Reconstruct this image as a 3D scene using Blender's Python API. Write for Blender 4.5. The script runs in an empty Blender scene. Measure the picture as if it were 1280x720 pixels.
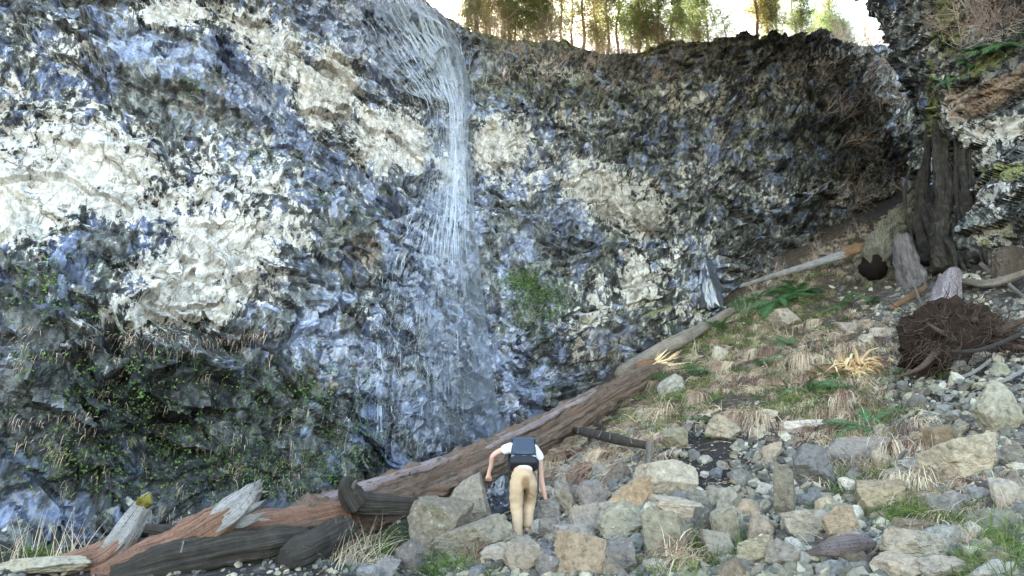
import bpy, math, random
import numpy as np
from mathutils import Vector, kdtree
R = math.radians
rng = np.random.default_rng(7)
random.seed(7)
S = bpy.context.scene
COL = S.collection

# ------------------------------------------------------------------ camera, world, sun, exposure
PITCH = R(15.0); FPX = 914.0; CAMZ = 1.6
cam = bpy.data.cameras.new("camera"); camo = bpy.data.objects.new("camera", cam); COL.objects.link(camo)
cam.sensor_width = 36; cam.lens = 36 * FPX / 1280; cam.clip_start = 0.1; cam.clip_end = 2000
camo.location = (0, 0, CAMZ); camo.rotation_euler = (R(90) + PITCH, 0, 0)
S.camera = camo
SUN_EL = R(35); SUN_AZ = R(-8)          # azimuth from +Y towards +X: the sun stands behind the cliff
W_ = bpy.data.worlds.new("World"); S.world = W_; W_.use_nodes = True
wt = W_.node_tree; wt.nodes.clear()
sky = wt.nodes.new("ShaderNodeTexSky"); sky.sky_type = 'NISHITA'; sky.sun_disc = False
sky.sun_elevation = SUN_EL; sky.sun_rotation = SUN_AZ; sky.dust_density = 0.7; sky.ozone_density = 1.0
bg = wt.nodes.new("ShaderNodeBackground"); bg.inputs[1].default_value = 0.15
wo = wt.nodes.new("ShaderNodeOutputWorld")
wb = wt.nodes.new("ShaderNodeMix"); wb.data_type = 'RGBA'; wb.blend_type = 'MULTIPLY'; wb.inputs[0].default_value = 1; wb.inputs[7].default_value = (1.12, 1.0, .84, 1)   # the camera's white balance for shade
wt.links.new(sky.outputs[0], wb.inputs[6]); wt.links.new(wb.outputs[2], bg.inputs[0]); wt.links.new(bg.outputs[0], wo.inputs[0])
sun = bpy.data.lights.new("sun", 'SUN'); sun.energy = 4.0; sun.angle = R(0.5); sun.color = (1.0, .93, .82)
suno = bpy.data.objects.new("sun", sun); COL.objects.link(suno)
sd = Vector((math.sin(SUN_AZ) * math.cos(SUN_EL), math.cos(SUN_AZ) * math.cos(SUN_EL), math.sin(SUN_EL)))
suno.rotation_euler = sd.to_track_quat('Z', 'Y').to_euler(); suno.location = (0, 30, 60)
S.view_settings.view_transform = 'Standard'; S.view_settings.look = 'None'
S.view_settings.exposure = 3.55; S.view_settings.gamma = 1.0
S.cycles.max_bounces = 6; S.cycles.diffuse_bounces = 3; S.cycles.glossy_bounces = 2
S.cycles.transparent_max_bounces = 8; S.cycles.use_denoising = True; S.cycles.sample_clamp_indirect = 4

# ------------------------------------------------------------------ helpers
cp, sp_ = math.cos(PITCH), math.sin(PITCH)
def Wp(px, py, Y):
    """world point at forward distance Y that shows at photo pixel px,py (1280 wide)"""
    a = (np.asarray(px, float) - 640) / FPX; b = (360 - np.asarray(py, float)) / FPX
    dy = cp - b * sp_; dz = sp_ + b * cp; t = Y / dy
    return np.stack([a * t, np.broadcast_to(Y, np.shape(a * t)) * 1.0, CAMZ + dz * t], -1)
def proj(P):
    P = np.asarray(P, float); z = P[..., 2] - CAMZ
    d = P[..., 1] * cp + z * sp_; u = -P[..., 1] * sp_ + z * cp
    d = np.maximum(d, .05)
    return 640 + FPX * P[..., 0] / d, 360 - FPX * u / d
def h3(x, y, z, s=0):
    with np.errstate(over='ignore'):
        n = (x.astype(np.int64) * 374761393 + y.astype(np.int64) * 668265263 + z.astype(np.int64) * 2147483647 + s * 1274126177) & 0xffffffff
        n = ((n ^ (n >> 13)) * 1274126177) & 0xffffffff
        n = ((n ^ (n >> 16)) * 2246822519) & 0xffffffff
        n = n ^ (n >> 15)
    return (n & 0xffffff) / 16777215.0
def vn(P, s=0):
    i = np.floor(P); f = P - i; f = f * f * (3 - 2 * f); i = i.astype(np.int64); r = 0
    for a in (0, 1):
        wx = f[..., 0] if a else 1 - f[..., 0]
        for b in (0, 1):
            wy = f[..., 1] if b else 1 - f[..., 1]
            for c in (0, 1):
                wz = f[..., 2] if c else 1 - f[..., 2]
                r = r + wx * wy * wz * h3(i[..., 0] + a, i[..., 1] + b, i[..., 2] + c, s)
    return r
def fbm(P, s=0, o=4):
    r = 0; a = .5
    for k in range(o):
        r = r + a * (vn(P, s + k) - .5); P = P * 2.03 + 7.1; a *= .5
    return r * 2
def cells(P, s=0, jit=.9):
    """faceted noise: nearest cell's own tilted plane"""
    i = np.floor(P).astype(np.int64)
    best = np.full(P.shape[:-1], 1e9); val = np.zeros(P.shape[:-1])
    for a in (-1, 0, 1):
        for b in (-1, 0, 1):
            for c in (-1, 0, 1):
                x, y, z = i[..., 0] + a, i[..., 1] + b, i[..., 2] + c
                ox = P[..., 0] - (x + .5 + jit * (h3(x, y, z, s) - .5))
                oy = P[..., 1] - (y + .5 + jit * (h3(x, y, z, s + 1) - .5))
                oz = P[..., 2] - (z + .5 + jit * (h3(x, y, z, s + 2) - .5))
                d = ox * ox + oy * oy + oz * oz
                m = d < best
                best = np.where(m, d, best)
                v = (h3(x, y, z, s + 3) - .5) * 2 * ox + (h3(x, y, z, s + 4) - .5) * 2 * oy + (h3(x, y, z, s + 5) - .5) * 2.4 * oz + (h3(x, y, z, s + 6) - .5) * .7
                val = np.where(m, v, val)
    return val
def sst(a, b, x):
    t = np.clip((x - a) / (b - a), 0, 1); return t * t * (3 - 2 * t)
def blob(PX, PY, x, y, rx, ry, ang=0):
    c, s = math.cos(R(ang)), math.sin(R(ang)); dx, dy = PX - x, PY - y
    return np.exp(-(((dx * c + dy * s) / rx) ** 2 + ((-dx * s + dy * c) / ry) ** 2) * .8)
def blobs(PX, PY, L):
    r = np.zeros(np.shape(PX))
    for b in L: r = np.maximum(r, b[0] * blob(PX, PY, *b[1:]))
    return r
def mesh(name, V, Q=None, T=None, smooth=False, attrs=None):
    V = np.asarray(V, np.float32).reshape(-1, 3)
    Q = np.zeros((0, 4), np.int32) if Q is None else np.asarray(Q, np.int32).reshape(-1, 4)
    T = np.zeros((0, 3), np.int32) if T is None else np.asarray(T, np.int32).reshape(-1, 3)
    me = bpy.data.meshes.new(name)
    me.vertices.add(len(V)); me.vertices.foreach_set("co", V.ravel())
    n = len(Q) * 4 + len(T) * 3
    me.loops.add(n); me.loops.foreach_set("vertex_index", np.concatenate([Q.ravel(), T.ravel()]).astype(np.int32))
    me.polygons.add(len(Q) + len(T))
    st = np.concatenate([np.arange(len(Q)) * 4, len(Q) * 4 + np.arange(len(T)) * 3]).astype(np.int32)
    me.polygons.foreach_set("loop_start", st)
    me.polygons.foreach_set("use_smooth", np.full(len(st), smooth))
    for k, v in (attrs or {}).items():
        v = np.asarray(v, np.float32)
        if v.ndim == 1:
            a = me.attributes.new(k, 'FLOAT', 'POINT'); a.data.foreach_set("value", v)
        else:
            a = me.attributes.new(k, 'FLOAT_VECTOR', 'POINT'); a.data.foreach_set("vector", v.ravel())
    me.update(calc_edges=True); me.validate()
    return me
def link(name, me, mat=None, parent=None, loc=None):
    o = bpy.data.objects.new(name, me); COL.objects.link(o)
    if mat is not None and len(me.materials) == 0: me.materials.append(mat)
    if parent is not None: o.parent = parent
    if loc is not None: o.location = loc
    return o
def tag(o, label=None, cat=None, group=None, kind=None):
    if label: o['label'] = label
    if cat: o['category'] = cat
    if group: o['group'] = group
    if kind: o['kind'] = kind
    return o
def empty(name, loc, label, cat, group=None):
    o = bpy.data.objects.new(name, None); COL.objects.link(o); o.location = loc
    return tag(o, label, cat, group)
def grid_quads(nr, nc):
    i = np.arange(nr - 1)[:, None] * nc + np.arange(nc - 1)[None]
    return np.stack([i, i + 1, i + nc + 1, i + nc], -1).reshape(-1, 4)
class Acc:
    def __init__(s): s.V = []; s.Q = []; s.T = []; s.A = []; s.n = 0
    def add(s, V, Q=None, T=None, a=0.5):
        V = np.asarray(V, float).reshape(-1, 3)
        if Q is not None and len(Q): s.Q.append(np.asarray(Q).reshape(-1, 4) + s.n)
        if T is not None and len(T): s.T.append(np.asarray(T).reshape(-1, 3) + s.n)
        s.V.append(V); s.A.append(np.broadcast_to(np.asarray(a, float), (len(V),)) if np.ndim(a) < 2 else a); s.n += len(V)
    def build(s, name, mat, parent=None, smooth=False, loc=None, attr='tint'):
        me = mesh(name, np.concatenate(s.V), np.concatenate(s.Q) if s.Q else None, np.concatenate(s.T) if s.T else None, smooth, {attr: np.concatenate(s.A)})
        return link(name, me, mat, parent, loc)
def norm(v):
    return v / np.maximum(np.linalg.norm(v, axis=-1, keepdims=True), 1e-9)
def frames(P):
    P = np.asarray(P, float); t = norm(np.gradient(P, axis=0))
    up = np.array([0, 0, 1.]) if abs(t[:, 2]).mean() < .8 else np.array([1., 0, 0])
    n = norm(np.cross(t, up)); b = np.cross(t, n); return t, n, b
def smooth_path(P, n):
    P = np.asarray(P, float); m = len(P); t = np.linspace(0, m - 1, n); out = []
    Q = np.vstack([2 * P[0] - P[1], P, 2 * P[-1] - P[-2]])
    for x in t:
        i = min(int(x), m - 2); f = x - i; p0, p1, p2, p3 = Q[i], Q[i + 1], Q[i + 2], Q[i + 3]
        out.append(.5 * ((2 * p1) + (-p0 + p2) * f + (2 * p0 - 5 * p1 + 4 * p2 - p3) * f * f + (-p0 + 3 * p1 - 3 * p2 + p3) * f ** 3))
    return np.array(out)
def tube(P, r, ns=6, rfun=None, cap=True):
    P = np.asarray(P, float); n = len(P); r = np.broadcast_to(np.asarray(r, float), (n,))
    t, nn, b = frames(P); th = np.linspace(0, 2 * np.pi, ns, endpoint=False)
    rr = np.repeat(r[:, None], ns, 1)
    if rfun is not None: rr = rr * rfun(np.linspace(0, 1, n)[:, None] + 0 * th[None], th[None] + 0 * r[:, None], P)
    V = P[:, None] + rr[..., None] * (np.cos(th)[None, :, None] * nn[:, None] + np.sin(th)[None, :, None] * b[:, None])
    i = np.arange(n - 1)[:, None] * ns + np.arange(ns)[None]; j = np.arange(n - 1)[:, None] * ns + (np.arange(ns)[None] + 1) % ns
    Q = np.stack([i, j, j + ns, i + ns], -1).reshape(-1, 4)
    V = V.reshape(-1, 3); T = None
    if cap:
        c0, c1 = len(V), len(V) + 1; V = np.vstack([V, P[:1], P[-1:]]); k = np.arange(ns); k2 = (k + 1) % ns
        T = np.vstack([np.stack([np.full(ns, c0), k2, k], -1), np.stack([np.full(ns, c1), k + (n - 1) * ns, k2 + (n - 1) * ns], -1)])
    return V, Q, T
def ribbons(B, D, L, w, droop, seg=4, tint=None, side=None):
    """N blades: base B, first direction D, length L, width w, droop (gravity bend) -> verts, quads, tint"""
    N = len(B); L = np.broadcast_to(L, (N,)); w = np.broadcast_to(w, (N,)); droop = np.broadcast_to(droop, (N,))
    D = norm(D); p = B.copy(); pts = [p]; d = D.copy()
    for k in range(seg):
        d = norm(d + np.array([0, 0, -1.]) * (droop[:, None] / seg)); p = p + d * (L / seg)[:, None]; pts.append(p)
    P = np.stack(pts, 1)
    sd_ = norm(np.cross(D, rng.normal(size=(N, 3)))) if side is None else side
    f = np.linspace(1, .15, seg + 1)[None, :, None]
    V = np.stack([P - sd_[:, None] * w[:, None, None] * f * .5, P + sd_[:, None] * w[:, None, None] * f * .5], 2)
    b = np.arange(N)[:, None] * (seg + 1) * 2 + np.arange(seg)[None] * 2
    Q = np.stack([b, b + 1, b + 3, b + 2], -1).reshape(-1, 4)
    t = rng.random(N) if tint is None else tint
    return V.reshape(-1, 3), Q, np.repeat(t, (seg + 1) * 2)

# ------------------------------------------------------------------ materials
class NT:
    def __init__(s, name):
        s.m = bpy.data.materials.new(name); s.m.use_nodes = True; s.t = s.m.node_tree; s.t.nodes.clear()
        s.out = s.n("ShaderNodeOutputMaterial")
    def n(s, ty, **kw):
        x = s.t.nodes.new(ty)
        for k, v in kw.items(): setattr(x, k, v)
        return x
    def l(s, a, b): s.t.links.new(a, b)
    def put(s, sock, v):
        if hasattr(v, 'links') or isinstance(v, bpy.types.NodeSocket): s.l(v, sock)
        else: sock.default_value = v
    def coord(s, scale=(1, 1, 1), rot=(0, 0, 0), kind='Object'):
        if kind == 'pos': o = s.n("ShaderNodeNewGeometry").outputs['Position']
        else: o = s.n("ShaderNodeTexCoord").outputs[kind]
        mp = s.n("ShaderNodeMapping"); mp.inputs['Scale'].default_value = scale; mp.inputs['Rotation'].default_value = rot
        s.l(o, mp.inputs[0]); return mp.outputs[0]
    def noise(s, co, scale, det=5, rough=.55, dist=0):
        x = s.n("ShaderNodeTexNoise"); s.l(co, x.inputs['Vector']); x.inputs['Scale'].default_value = scale
        x.inputs['Detail'].default_value = det; x.inputs['Roughness'].default_value = rough; x.inputs['Distortion'].default_value = dist
        return x.outputs['Fac']
    def vor(s, co, scale, feat='DISTANCE_TO_EDGE', out=0, rand=1):
        x = s.n("ShaderNodeTexVoronoi", feature=feat); s.l(co, x.inputs['Vector']); x.inputs['Scale'].default_value = scale
        x.inputs['Randomness'].default_value = rand
        return x.outputs[out]
    def math(s, op, a, b=0.0, c=None, clamp=False):
        x = s.n("ShaderNodeMath", operation=op, use_clamp=clamp); s.put(x.inputs[0], a); s.put(x.inputs[1], b)
        if c is not None: s.put(x.inputs[2], c)
        return x.outputs[0]
    def step(s, v, a, b, lo=0.0, hi=1.0):
        x = s.n("ShaderNodeMapRange", interpolation_type='SMOOTHSTEP'); s.put(x.inputs[0], v)
        x.inputs[1].default_value = a; x.inputs[2].default_value = b; x.inputs[3].default_value = lo; x.inputs[4].default_value = hi
        return x.outputs[0]
    def ramp(s, v, stops, interp='LINEAR'):
        x = s.n("ShaderNodeValToRGB"); s.put(x.inputs[0], v); r = x.color_ramp; r.interpolation = interp
        while len(r.elements) < len(stops): r.elements.new(.5)
        for e, (p, c) in zip(r.elements, stops): e.position = p; e.color = (*c, 1)
        return x.outputs[0]
    def mix(s, f, a, b, mode='MIX'):
        x = s.n("ShaderNodeMix", data_type='RGBA', blend_type=mode); s.put(x.inputs[0], f)
        for k, v in ((6, a), (7, b)):
            if isinstance(v, tuple): v = (*v, 1) if len(v) == 3 else v
            s.put(x.inputs[k], v)
        return x.outputs[2]
    def attr(s, name, ch=None):
        a = s.n("ShaderNodeAttribute", attribute_name=name)
        if ch is None: return a.outputs['Fac']
        q = s.n("ShaderNodeSeparateXYZ"); s.l(a.outputs['Vector'], q.inputs[0]); return q.outputs
    def bump(s, h, dist, strength=1.0, nrm=None):
        x = s.n("ShaderNodeBump"); s.l(h, x.inputs['Height']); x.inputs['Distance'].default_value = dist; x.inputs['Strength'].default_value = strength
        if nrm is not None: s.l(nrm, x.inputs['Normal'])
        return x.outputs[0]
    def bsdf(s, col, rough=.8, spec=.5, nrm=None, **kw):
        x = s.n("ShaderNodeBsdfPrincipled"); 
        if isinstance(col, tuple): col = (*col, 1)
        s.put(x.inputs['Base Color'], col); s.put(x.inputs['Roughness'], rough); s.put(x.inputs['Specular IOR Level'], spec)
        if nrm is not None: s.l(nrm, x.inputs['Normal'])
        for k, v in kw.items(): s.put(x.inputs[k.replace('_', ' ')], v)
        return x.outputs[0]
    def done(s, sh): s.l(sh, s.out.inputs[0]); return s.m

def mat_leaf(name, stops, trans=.4, rough=.6):
    m = NT(name); c = m.ramp(m.attr('tint'), stops)
    d = m.bsdf(c, rough, .3); t = m.n("ShaderNodeBsdfTranslucent"); m.l(c, t.inputs[0])
    x = m.n("ShaderNodeMixShader"); x.inputs[0].default_value = trans; m.l(d, x.inputs[1]); m.l(t.outputs[0], x.inputs[2])
    return m.done(x.outputs[0])

def mat_cliff():
    m = NT("cliff_rock"); co = m.coord(kind='pos'); A = m.attr('mask', 1); B = m.attr('mask2', 1)
    cs = m.coord((1, 1, .55), (0, R(-28), 0), 'pos')
    wn = m.n("ShaderNodeTexNoise"); m.l(cs, wn.inputs['Vector']); wn.inputs['Scale'].default_value = 2.5; wn.inputs['Detail'].default_value = 3
    wa = m.n("ShaderNodeVectorMath", operation='MULTIPLY_ADD'); m.l(wn.outputs['Color'], wa.inputs[0]); wa.inputs[1].default_value = (.28, .28, .28); m.l(cs, wa.inputs[2])
    n1 = m.noise(cs, 1.1, 8, .65, .6); n2 = m.noise(cs, 5.5, 8, .68, .4); n3 = m.noise(co, 22, 4, .6)
    nn = m.math('ADD', m.math('MULTIPLY', n1, .4), m.math('MULTIPLY', n2, .6))
    # pale dry rock
    wv = m.math('ADD', A[0], m.math('MULTIPLY', m.math('SUBTRACT', nn, .5), 4.8))
    wf = m.step(wv, .44, .60)
    pale = m.ramp(n2, [(.3, (.12, .10, .08)), (.38, (.30, .27, .23)), (.5, (.46, .43, .385)), (.7, (.60, .57, .52))])
    pale = m.mix(m.step(n3, .52, .68, 0, .5), pale, (.42, .38, .36))
    pale = m.mix(m.step(n1, .55, .75, 0, .45), pale, (.45, .36, .24))
    vc = m.vor(wa.outputs[0], 2.2); vc2 = m.vor(wa.outputs[0], 7.5)
    crack = m.math('MULTIPLY', m.math('MAXIMUM', m.step(vc, .0, .035), m.step(n1, .45, .6)), m.step(vc2, .0, .05, .6, 1.0))
    pale = m.mix(m.math('SUBTRACT', 1.0, crack), pale, (.17, .14, .11))
    # dark rock, with blue sky sheen painted into its base colour
    dark = m.ramp(n2, [(.34, (.008, .008, .009)), (.45, (.045, .046, .044)), (.55, (.12, .123, .115)), (.68, (.26, .265, .25))])
    sky_sheen = m.ramp(n2, [(.30, (.012, .014, .02)), (.40, (.062, .073, .108)), (.54, (.135, .157, .232)), (.72, (.27, .305, .41))])
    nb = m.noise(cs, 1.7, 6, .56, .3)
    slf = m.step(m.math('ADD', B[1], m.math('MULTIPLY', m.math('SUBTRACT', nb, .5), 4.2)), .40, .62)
    dark = m.mix(slf, dark, sky_sheen)
    vcol = m.n("ShaderNodeTexVoronoi", feature='F1'); m.l(wa.outputs[0], vcol.inputs['Vector']); vcol.inputs['Scale'].default_value = 1.9
    vcol2 = m.n("ShaderNodeTexVoronoi", feature='F1'); m.l(wa.outputs[0], vcol2.inputs['Vector']); vcol2.inputs['Scale'].default_value = 6.5
    sx = m.n("ShaderNodeSeparateXYZ"); m.l(vcol.outputs['Color'], sx.inputs[0]); sx2 = m.n("ShaderNodeSeparateXYZ"); m.l(vcol2.outputs['Color'], sx2.inputs[0])
    fac = m.math('ADD', m.math('MULTIPLY', sx.outputs[0], .6), m.math('MULTIPLY', sx2.outputs[0], .6))
    facc = m.ramp(fac, [(.15, (.35, .35, .35)), (.5, (.85, .85, .85)), (.95, (1.6, 1.6, 1.6))]); dark = m.mix(1.0, dark, facc, 'MULTIPLY'); tn = m.n('ShaderNodeCombineXYZ'); ta = m.attr('rock_tone'); [m.l(ta, tn.inputs[k_]) for k_ in range(3)]; dark = m.mix(1.0, dark, tn.outputs[0], 'MULTIPLY')
    pale = m.mix(.5, pale, m.mix(1.0, pale, facc, 'MULTIPLY'))
    dark = m.mix(m.math('MULTIPLY', m.step(n3, .46, .62), m.step(n1, .52, .64, 0, .7)), dark, (.085, .062, .045))
    dark = m.mix(m.math('MULTIPLY', m.step(n3, .60, .66), m.math('MULTIPLY', B[2], m.step(n2, .45, .6))), dark, (.42, .45, .43))
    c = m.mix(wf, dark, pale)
    br = m.step(m.math('ADD', B[0], m.math('MULTIPLY', m.math('SUBTRACT', n2, .5), 3.0)), .55, .85)
    c = m.mix(m.math('MULTIPLY', br, .8), c, m.ramp(n3, [(.3, (.06, .048, .032)), (.5, (.19, .12, .075)), (.7, (.34, .21, .13))]))
    mo = m.step(m.math('ADD', A[2], m.math('MULTIPLY', m.math('SUBTRACT', n2, .5), 2.6)), .5, .72)
    c = m.mix(mo, c, m.ramp(n3, [(.3, (.045, .052, .02)), (.5, (.16, .165, .06)), (.7, (.32, .31, .14))]))
    wet = m.math('MULTIPLY', m.step(m.math('ADD', A[1], m.math('MULTIPLY', m.math('SUBTRACT', n1, .5), 1.6)), .25, .75),
                 m.math('SUBTRACT', 1.0, m.math('MULTIPLY', m.math('MAXIMUM', m.math('MULTIPLY', wf, .85), mo), 1.0)), clamp=True)
    wet = m.math('MULTIPLY', wet, m.math('MULTIPLY_ADD', slf, .65, .35))
    sp = m.math('MULTIPLY', n3, m.step(n2, .3, .7))
    rough = m.math('SUBTRACT', .85, m.math('MULTIPLY', wet, m.math('ADD', .42, m.math('MULTIPLY', n2, .25))))
    h = m.math('ADD', m.math('MULTIPLY', n2, 1.0), m.math('ADD', m.math('MULTIPLY', crack, .22), m.math('MULTIPLY', n3, .32)))
    vb = m.vor(wa.outputs[0], 5.5, 'F1'); h = m.math('ADD', h, m.math('MULTIPLY', vb, .15))
    geo = m.n("ShaderNodeNewGeometry")
    def va(col, k, base):
        x = m.n("ShaderNodeVectorMath", operation='MULTIPLY_ADD'); m.l(col, x.inputs[0]); x.inputs[1].default_value = (k, k, k)
        y = m.n("ShaderNodeVectorMath", operation='SUBTRACT'); m.l(base, y.inputs[0]); y.inputs[1].default_value = (k / 2, k / 2, k / 2); m.l(y.outputs[0], x.inputs[2]); return x.outputs[0]
    fn = m.n("ShaderNodeVectorMath", operation='NORMALIZE'); m.l(va(vcol2.outputs['Color'], .42, va(vcol.outputs['Color'], .6, geo.outputs['Normal'])), fn.inputs[0])
    nr = m.bump(h, .09, .6, fn.outputs[0])
    coatn = m.bump(m.math('ADD', n2, m.math('MULTIPLY', n3, .22)), .08, .7, fn.outputs[0])
    sh = m.bsdf(c, rough, m.math('MULTIPLY_ADD', wet, .7, .3), nr, Coat_Weight=wet, Coat_Roughness=.20, Coat_IOR=1.8, Coat_Normal=coatn)
    return m.done(sh)

def mat_ground():
    m = NT("soil_litter"); co = m.coord(kind='pos'); A = m.attr('mask', 1)
    n1 = m.noise(co, 1.3, 6, .6); n2 = m.noise(co, 9, 7, .7); n3 = m.noise(co, 45, 3, .6)
    litter = m.ramp(n2, [(.3, (.022, .016, .011)), (.5, (.075, .055, .038)), (.7, (.19, .145, .10))])
    soil = m.ramp(n3, [(.3, (.012, .010, .009)), (.6, (.045, .037, .032)), (.8, (.10, .09, .08))])
    grav = m.ramp(m.vor(co, 26, 'F1', 1), [(.1, (.05, .047, .042)), (.5, (.16, .155, .14)), (.9, (.30, .28, .24))])
    grav = m.mix(m.step(m.vor(co, 26), 0, .12), (.02, .018, .015), grav)
    c = m.mix(m.step(m.math('ADD', A[0], m.math('MULTIPLY', m.math('SUBTRACT', n2, .5), 1.2)), .35, .65), soil, litter)
    c = m.mix(m.step(m.math('ADD', A[2], m.math('MULTIPLY', m.math('SUBTRACT', n1, .5), 1.2)), .35, .65), c, grav)
    c = m.mix(m.step(m.math('ADD', A[1], m.math('MULTIPLY', m.math('SUBTRACT', n2, .5), 2.0)), .55, .8), c, m.ramp(n3, [(.3, (.03, .05, .012)), (.7, (.13, .17, .04))]))
    nr = m.bump(m.math('ADD', n2, m.math('MULTIPLY', n3, .4)), .08, 1.0)
    return m.done(m.bsdf(c, .9, .25, nr))

def mat_rock(name, src='color'):
    m = NT(name); oc = m.n("ShaderNodeObjectInfo"); co = m.coord(kind='pos')
    n1 = m.noise(co, 2.5, 6, .6); n2 = m.noise(co, 14, 7, .7); n3 = m.noise(co, 70, 3, .6)
    if src == 'color': base = oc.outputs['Color']
    else: base = m.ramp(m.attr('tint'), [(0, (.10, .095, .085)), (.18, (.19, .18, .155)), (.36, (.28, .25, .20)), (.5, (.17, .17, .165)), (.62, (.38, .33, .25)), (.78, (.25, .235, .18)), (.9, (.50, .46, .37))], 'CONSTANT')
    c = m.mix(1.0, base, m.ramp(n2, [(.3, (.35, .33, .30)), (.45, (.85, .82, .76)), (.58, (1.12, 1.07, .97)), (.75, (1.6, 1.5, 1.3))]), 'MULTIPLY')
    c = m.mix(m.step(n1, .48, .68, 0, .5), c, m.mix(1.0, base, (1.12, .95, .76), 'MULTIPLY'))
    c = m.mix(m.math('MULTIPLY', m.step(n2, .56, .64), m.step(n1, .5, .6, 0, .55)), c, (.42, .43, .38))
    c = m.mix(m.math('MULTIPLY', m.step(n1, .63, .70), .6), c, m.ramp(n3, [(.3, (.045, .05, .02)), (.7, (.13, .14, .045))]))
    h = m.math('ADD', n2, m.math('MULTIPLY', n3, .35))
    return m.done(m.bsdf(c, .72, .35, m.bump(h, .06, 1.0)))

def mat_wood(name, stops, scale=(1, 1, 1), rough=.85, moss=0, coat=0, bumpd=.03):
    """long grain along the object's own 'grain' attribute (x round the stem, y along it)"""
    m = NT(name); a = m.n("ShaderNodeAttribute", attribute_name='grain'); co = m.coord(kind='pos')
    mp = m.n("ShaderNodeMapping"); mp.inputs['Scale'].default_value = scale; m.l(a.outputs['Vector'], mp.inputs[0])
    g = m.noise(mp.outputs[0], 4.0, 8, .72, .8); n2 = m.noise(co, 5, 8, .7); n3 = m.noise(co, 38, 5, .65)
    v = m.math('ADD', m.math('MULTIPLY', g, .6), m.math('MULTIPLY', n2, .4))
    c = m.ramp(v, stops)
    c = m.mix(m.step(n3, .52, .66, 0, .6), c, (.05, .04, .03)); c = m.mix(m.step(g, .34, .44, .85, 0), c, (.02, .015, .012))
    if moss: c = m.mix(m.step(m.math('ADD', n2, m.math('MULTIPLY', n3, .3)), .70 - moss * .2, .80 - moss * .2, 0, .85), c, m.ramp(n3, [(.3, (.05, .055, .02)), (.7, (.17, .16, .06))]))
    h = m.math('ADD', m.math('MULTIPLY', g, 1.2), m.math('MULTIPLY', n3, .35))
    return m.done(m.bsdf(c, rough, .4, m.bump(h, bumpd * 3, 1.0)))
def mat_plain(name, col, rough=.7, spec=.4, nscale=0, amt=.3):
    m = NT(name)
    if nscale:
        co = m.coord(kind='pos'); n = m.noise(co, nscale, 5, .6)
        c = m.mix(1.0, (*col, 1), m.ramp(n, [(.3, (1 - amt,) * 3), (.7, (1 + amt,) * 3)]), 'MULTIPLY'); return m.done(m.bsdf(c, rough, spec, m.bump(n, .01, .5)))
    return m.done(m.bsdf(col, rough, spec))

# ------------------------------------------------------------------ ground
JP = [(0, 690, 11.5), (200, 672, 13), (420, 640, 15), (560, 600, 16.5), (650, 570, 17.5), (740, 500, 19), (820, 440, 20.5), (900, 385, 22.5), (1000, 320, 25), (1080, 275, 27), (1150, 235, 29)]
GP = [(-300, 720, 8.5), (0, 720, 9), (200, 720, 9), (400, 720, 8.5), (640, 720, 8.5), (900, 720, 7.5), (1100, 720, 6.8), (1280, 720, 6),
      (450, 690, 10), (650, 682, 10.2), (640, 640, 12.5), (560, 655, 11.5), (720, 610, 11.5), (800, 600, 11), (800, 560, 12.7), (740, 560, 14), (850, 500, 15), (830, 470, 17), (950, 600, 10.5), (950, 500, 14),
      (950, 420, 18.5), (1050, 360, 21), (1100, 600, 9.3), (1100, 500, 12.3), (1100, 420, 15.5), (1280, 600, 8), (1280, 500, 10.5), (1280, 420, 13.5),
      (1200, 345, 17.5), (1290, 335, 16.5), (1100, 330, 21.5), (1000, 348, 22.5)]
pts = [Wp(*p) for p in JP + GP] + [np.array(p, float) for p in [(0, 0, 0), (-10, 0, 0.2), (10, 0, 1.6), (-16, 6, .5), (-20, 12, .6), (18, 8, 6), (20, 20, 11), (26, 30, 15), (5, -6, 0), (-5, -6, 0), (0, 4, .1), (4, 4, .5)]]
pts = np.array(pts)
def tps_fit(P, lam=.02):
    n = len(P); d = np.linalg.norm(P[:, None, :2] - P[None, :, :2], axis=-1)
    K = np.where(d > 0, d * d * np.log(np.maximum(d, 1e-9)), 0) + lam * np.eye(n) * n
    A = np.zeros((n + 3, n + 3)); A[:n, :n] = K; A[:n, n] = 1; A[:n, n + 1:] = P[:, :2]; A[n:, :n] = A[:n, n:].T
    return np.linalg.solve(A, np.concatenate([P[:, 2], np.zeros(3)]))
tw = tps_fit(pts)
def tps(x, y):
    x = np.clip(x, -20, 26); y = np.clip(y, -6, 33); r = tw[-3] + tw[-2] * x + tw[-1] * y
    for k, p in enumerate(pts):
        d2 = (x - p[0]) ** 2 + (y - p[1]) ** 2; r = r + tw[k] * .5 * d2 * np.log(np.maximum(d2, 1e-12))
    return r
GX = np.concatenate([np.linspace(-300, -15, 40)[:-1], np.arange(-15, 20, .07), np.linspace(20, 300, 40)[1:]])
GY = np.concatenate([np.linspace(-200, 2, 40)[:-1], np.arange(2, 34, .07), np.linspace(34, 400, 40)[1:]])
gx, gy = np.meshgrid(GX, GY)
gz = tps(gx, gy)
G3 = np.stack([gx, gy, 0 * gx], -1)
gpx, gpy = proj(np.stack([gx, gy, gz], -1))
rocky = blobs(gpx, gpy, [(1, 780, 660, 330, 90), (1, 1000, 680, 400, 75), (1, 1230, 560, 110, 130), (.8, 1180, 400, 120, 60), (.7, 450, 700, 200, 40), (.6, 880, 560, 80, 40)])
grassy = blobs(gpx, gpy, [(1, 930, 470, 190, 60, -15), (.9, 1080, 560, 100, 70), (.8, 1050, 390, 120, 60), (.7, 780, 550, 80, 40), (.6, 950, 340, 120, 60)])
soilm = blobs(gpx, gpy, [(1, 880, 575, 45, 45), (.8, 1200, 470, 90, 40), (.7, 600, 620, 60, 40)])
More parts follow.
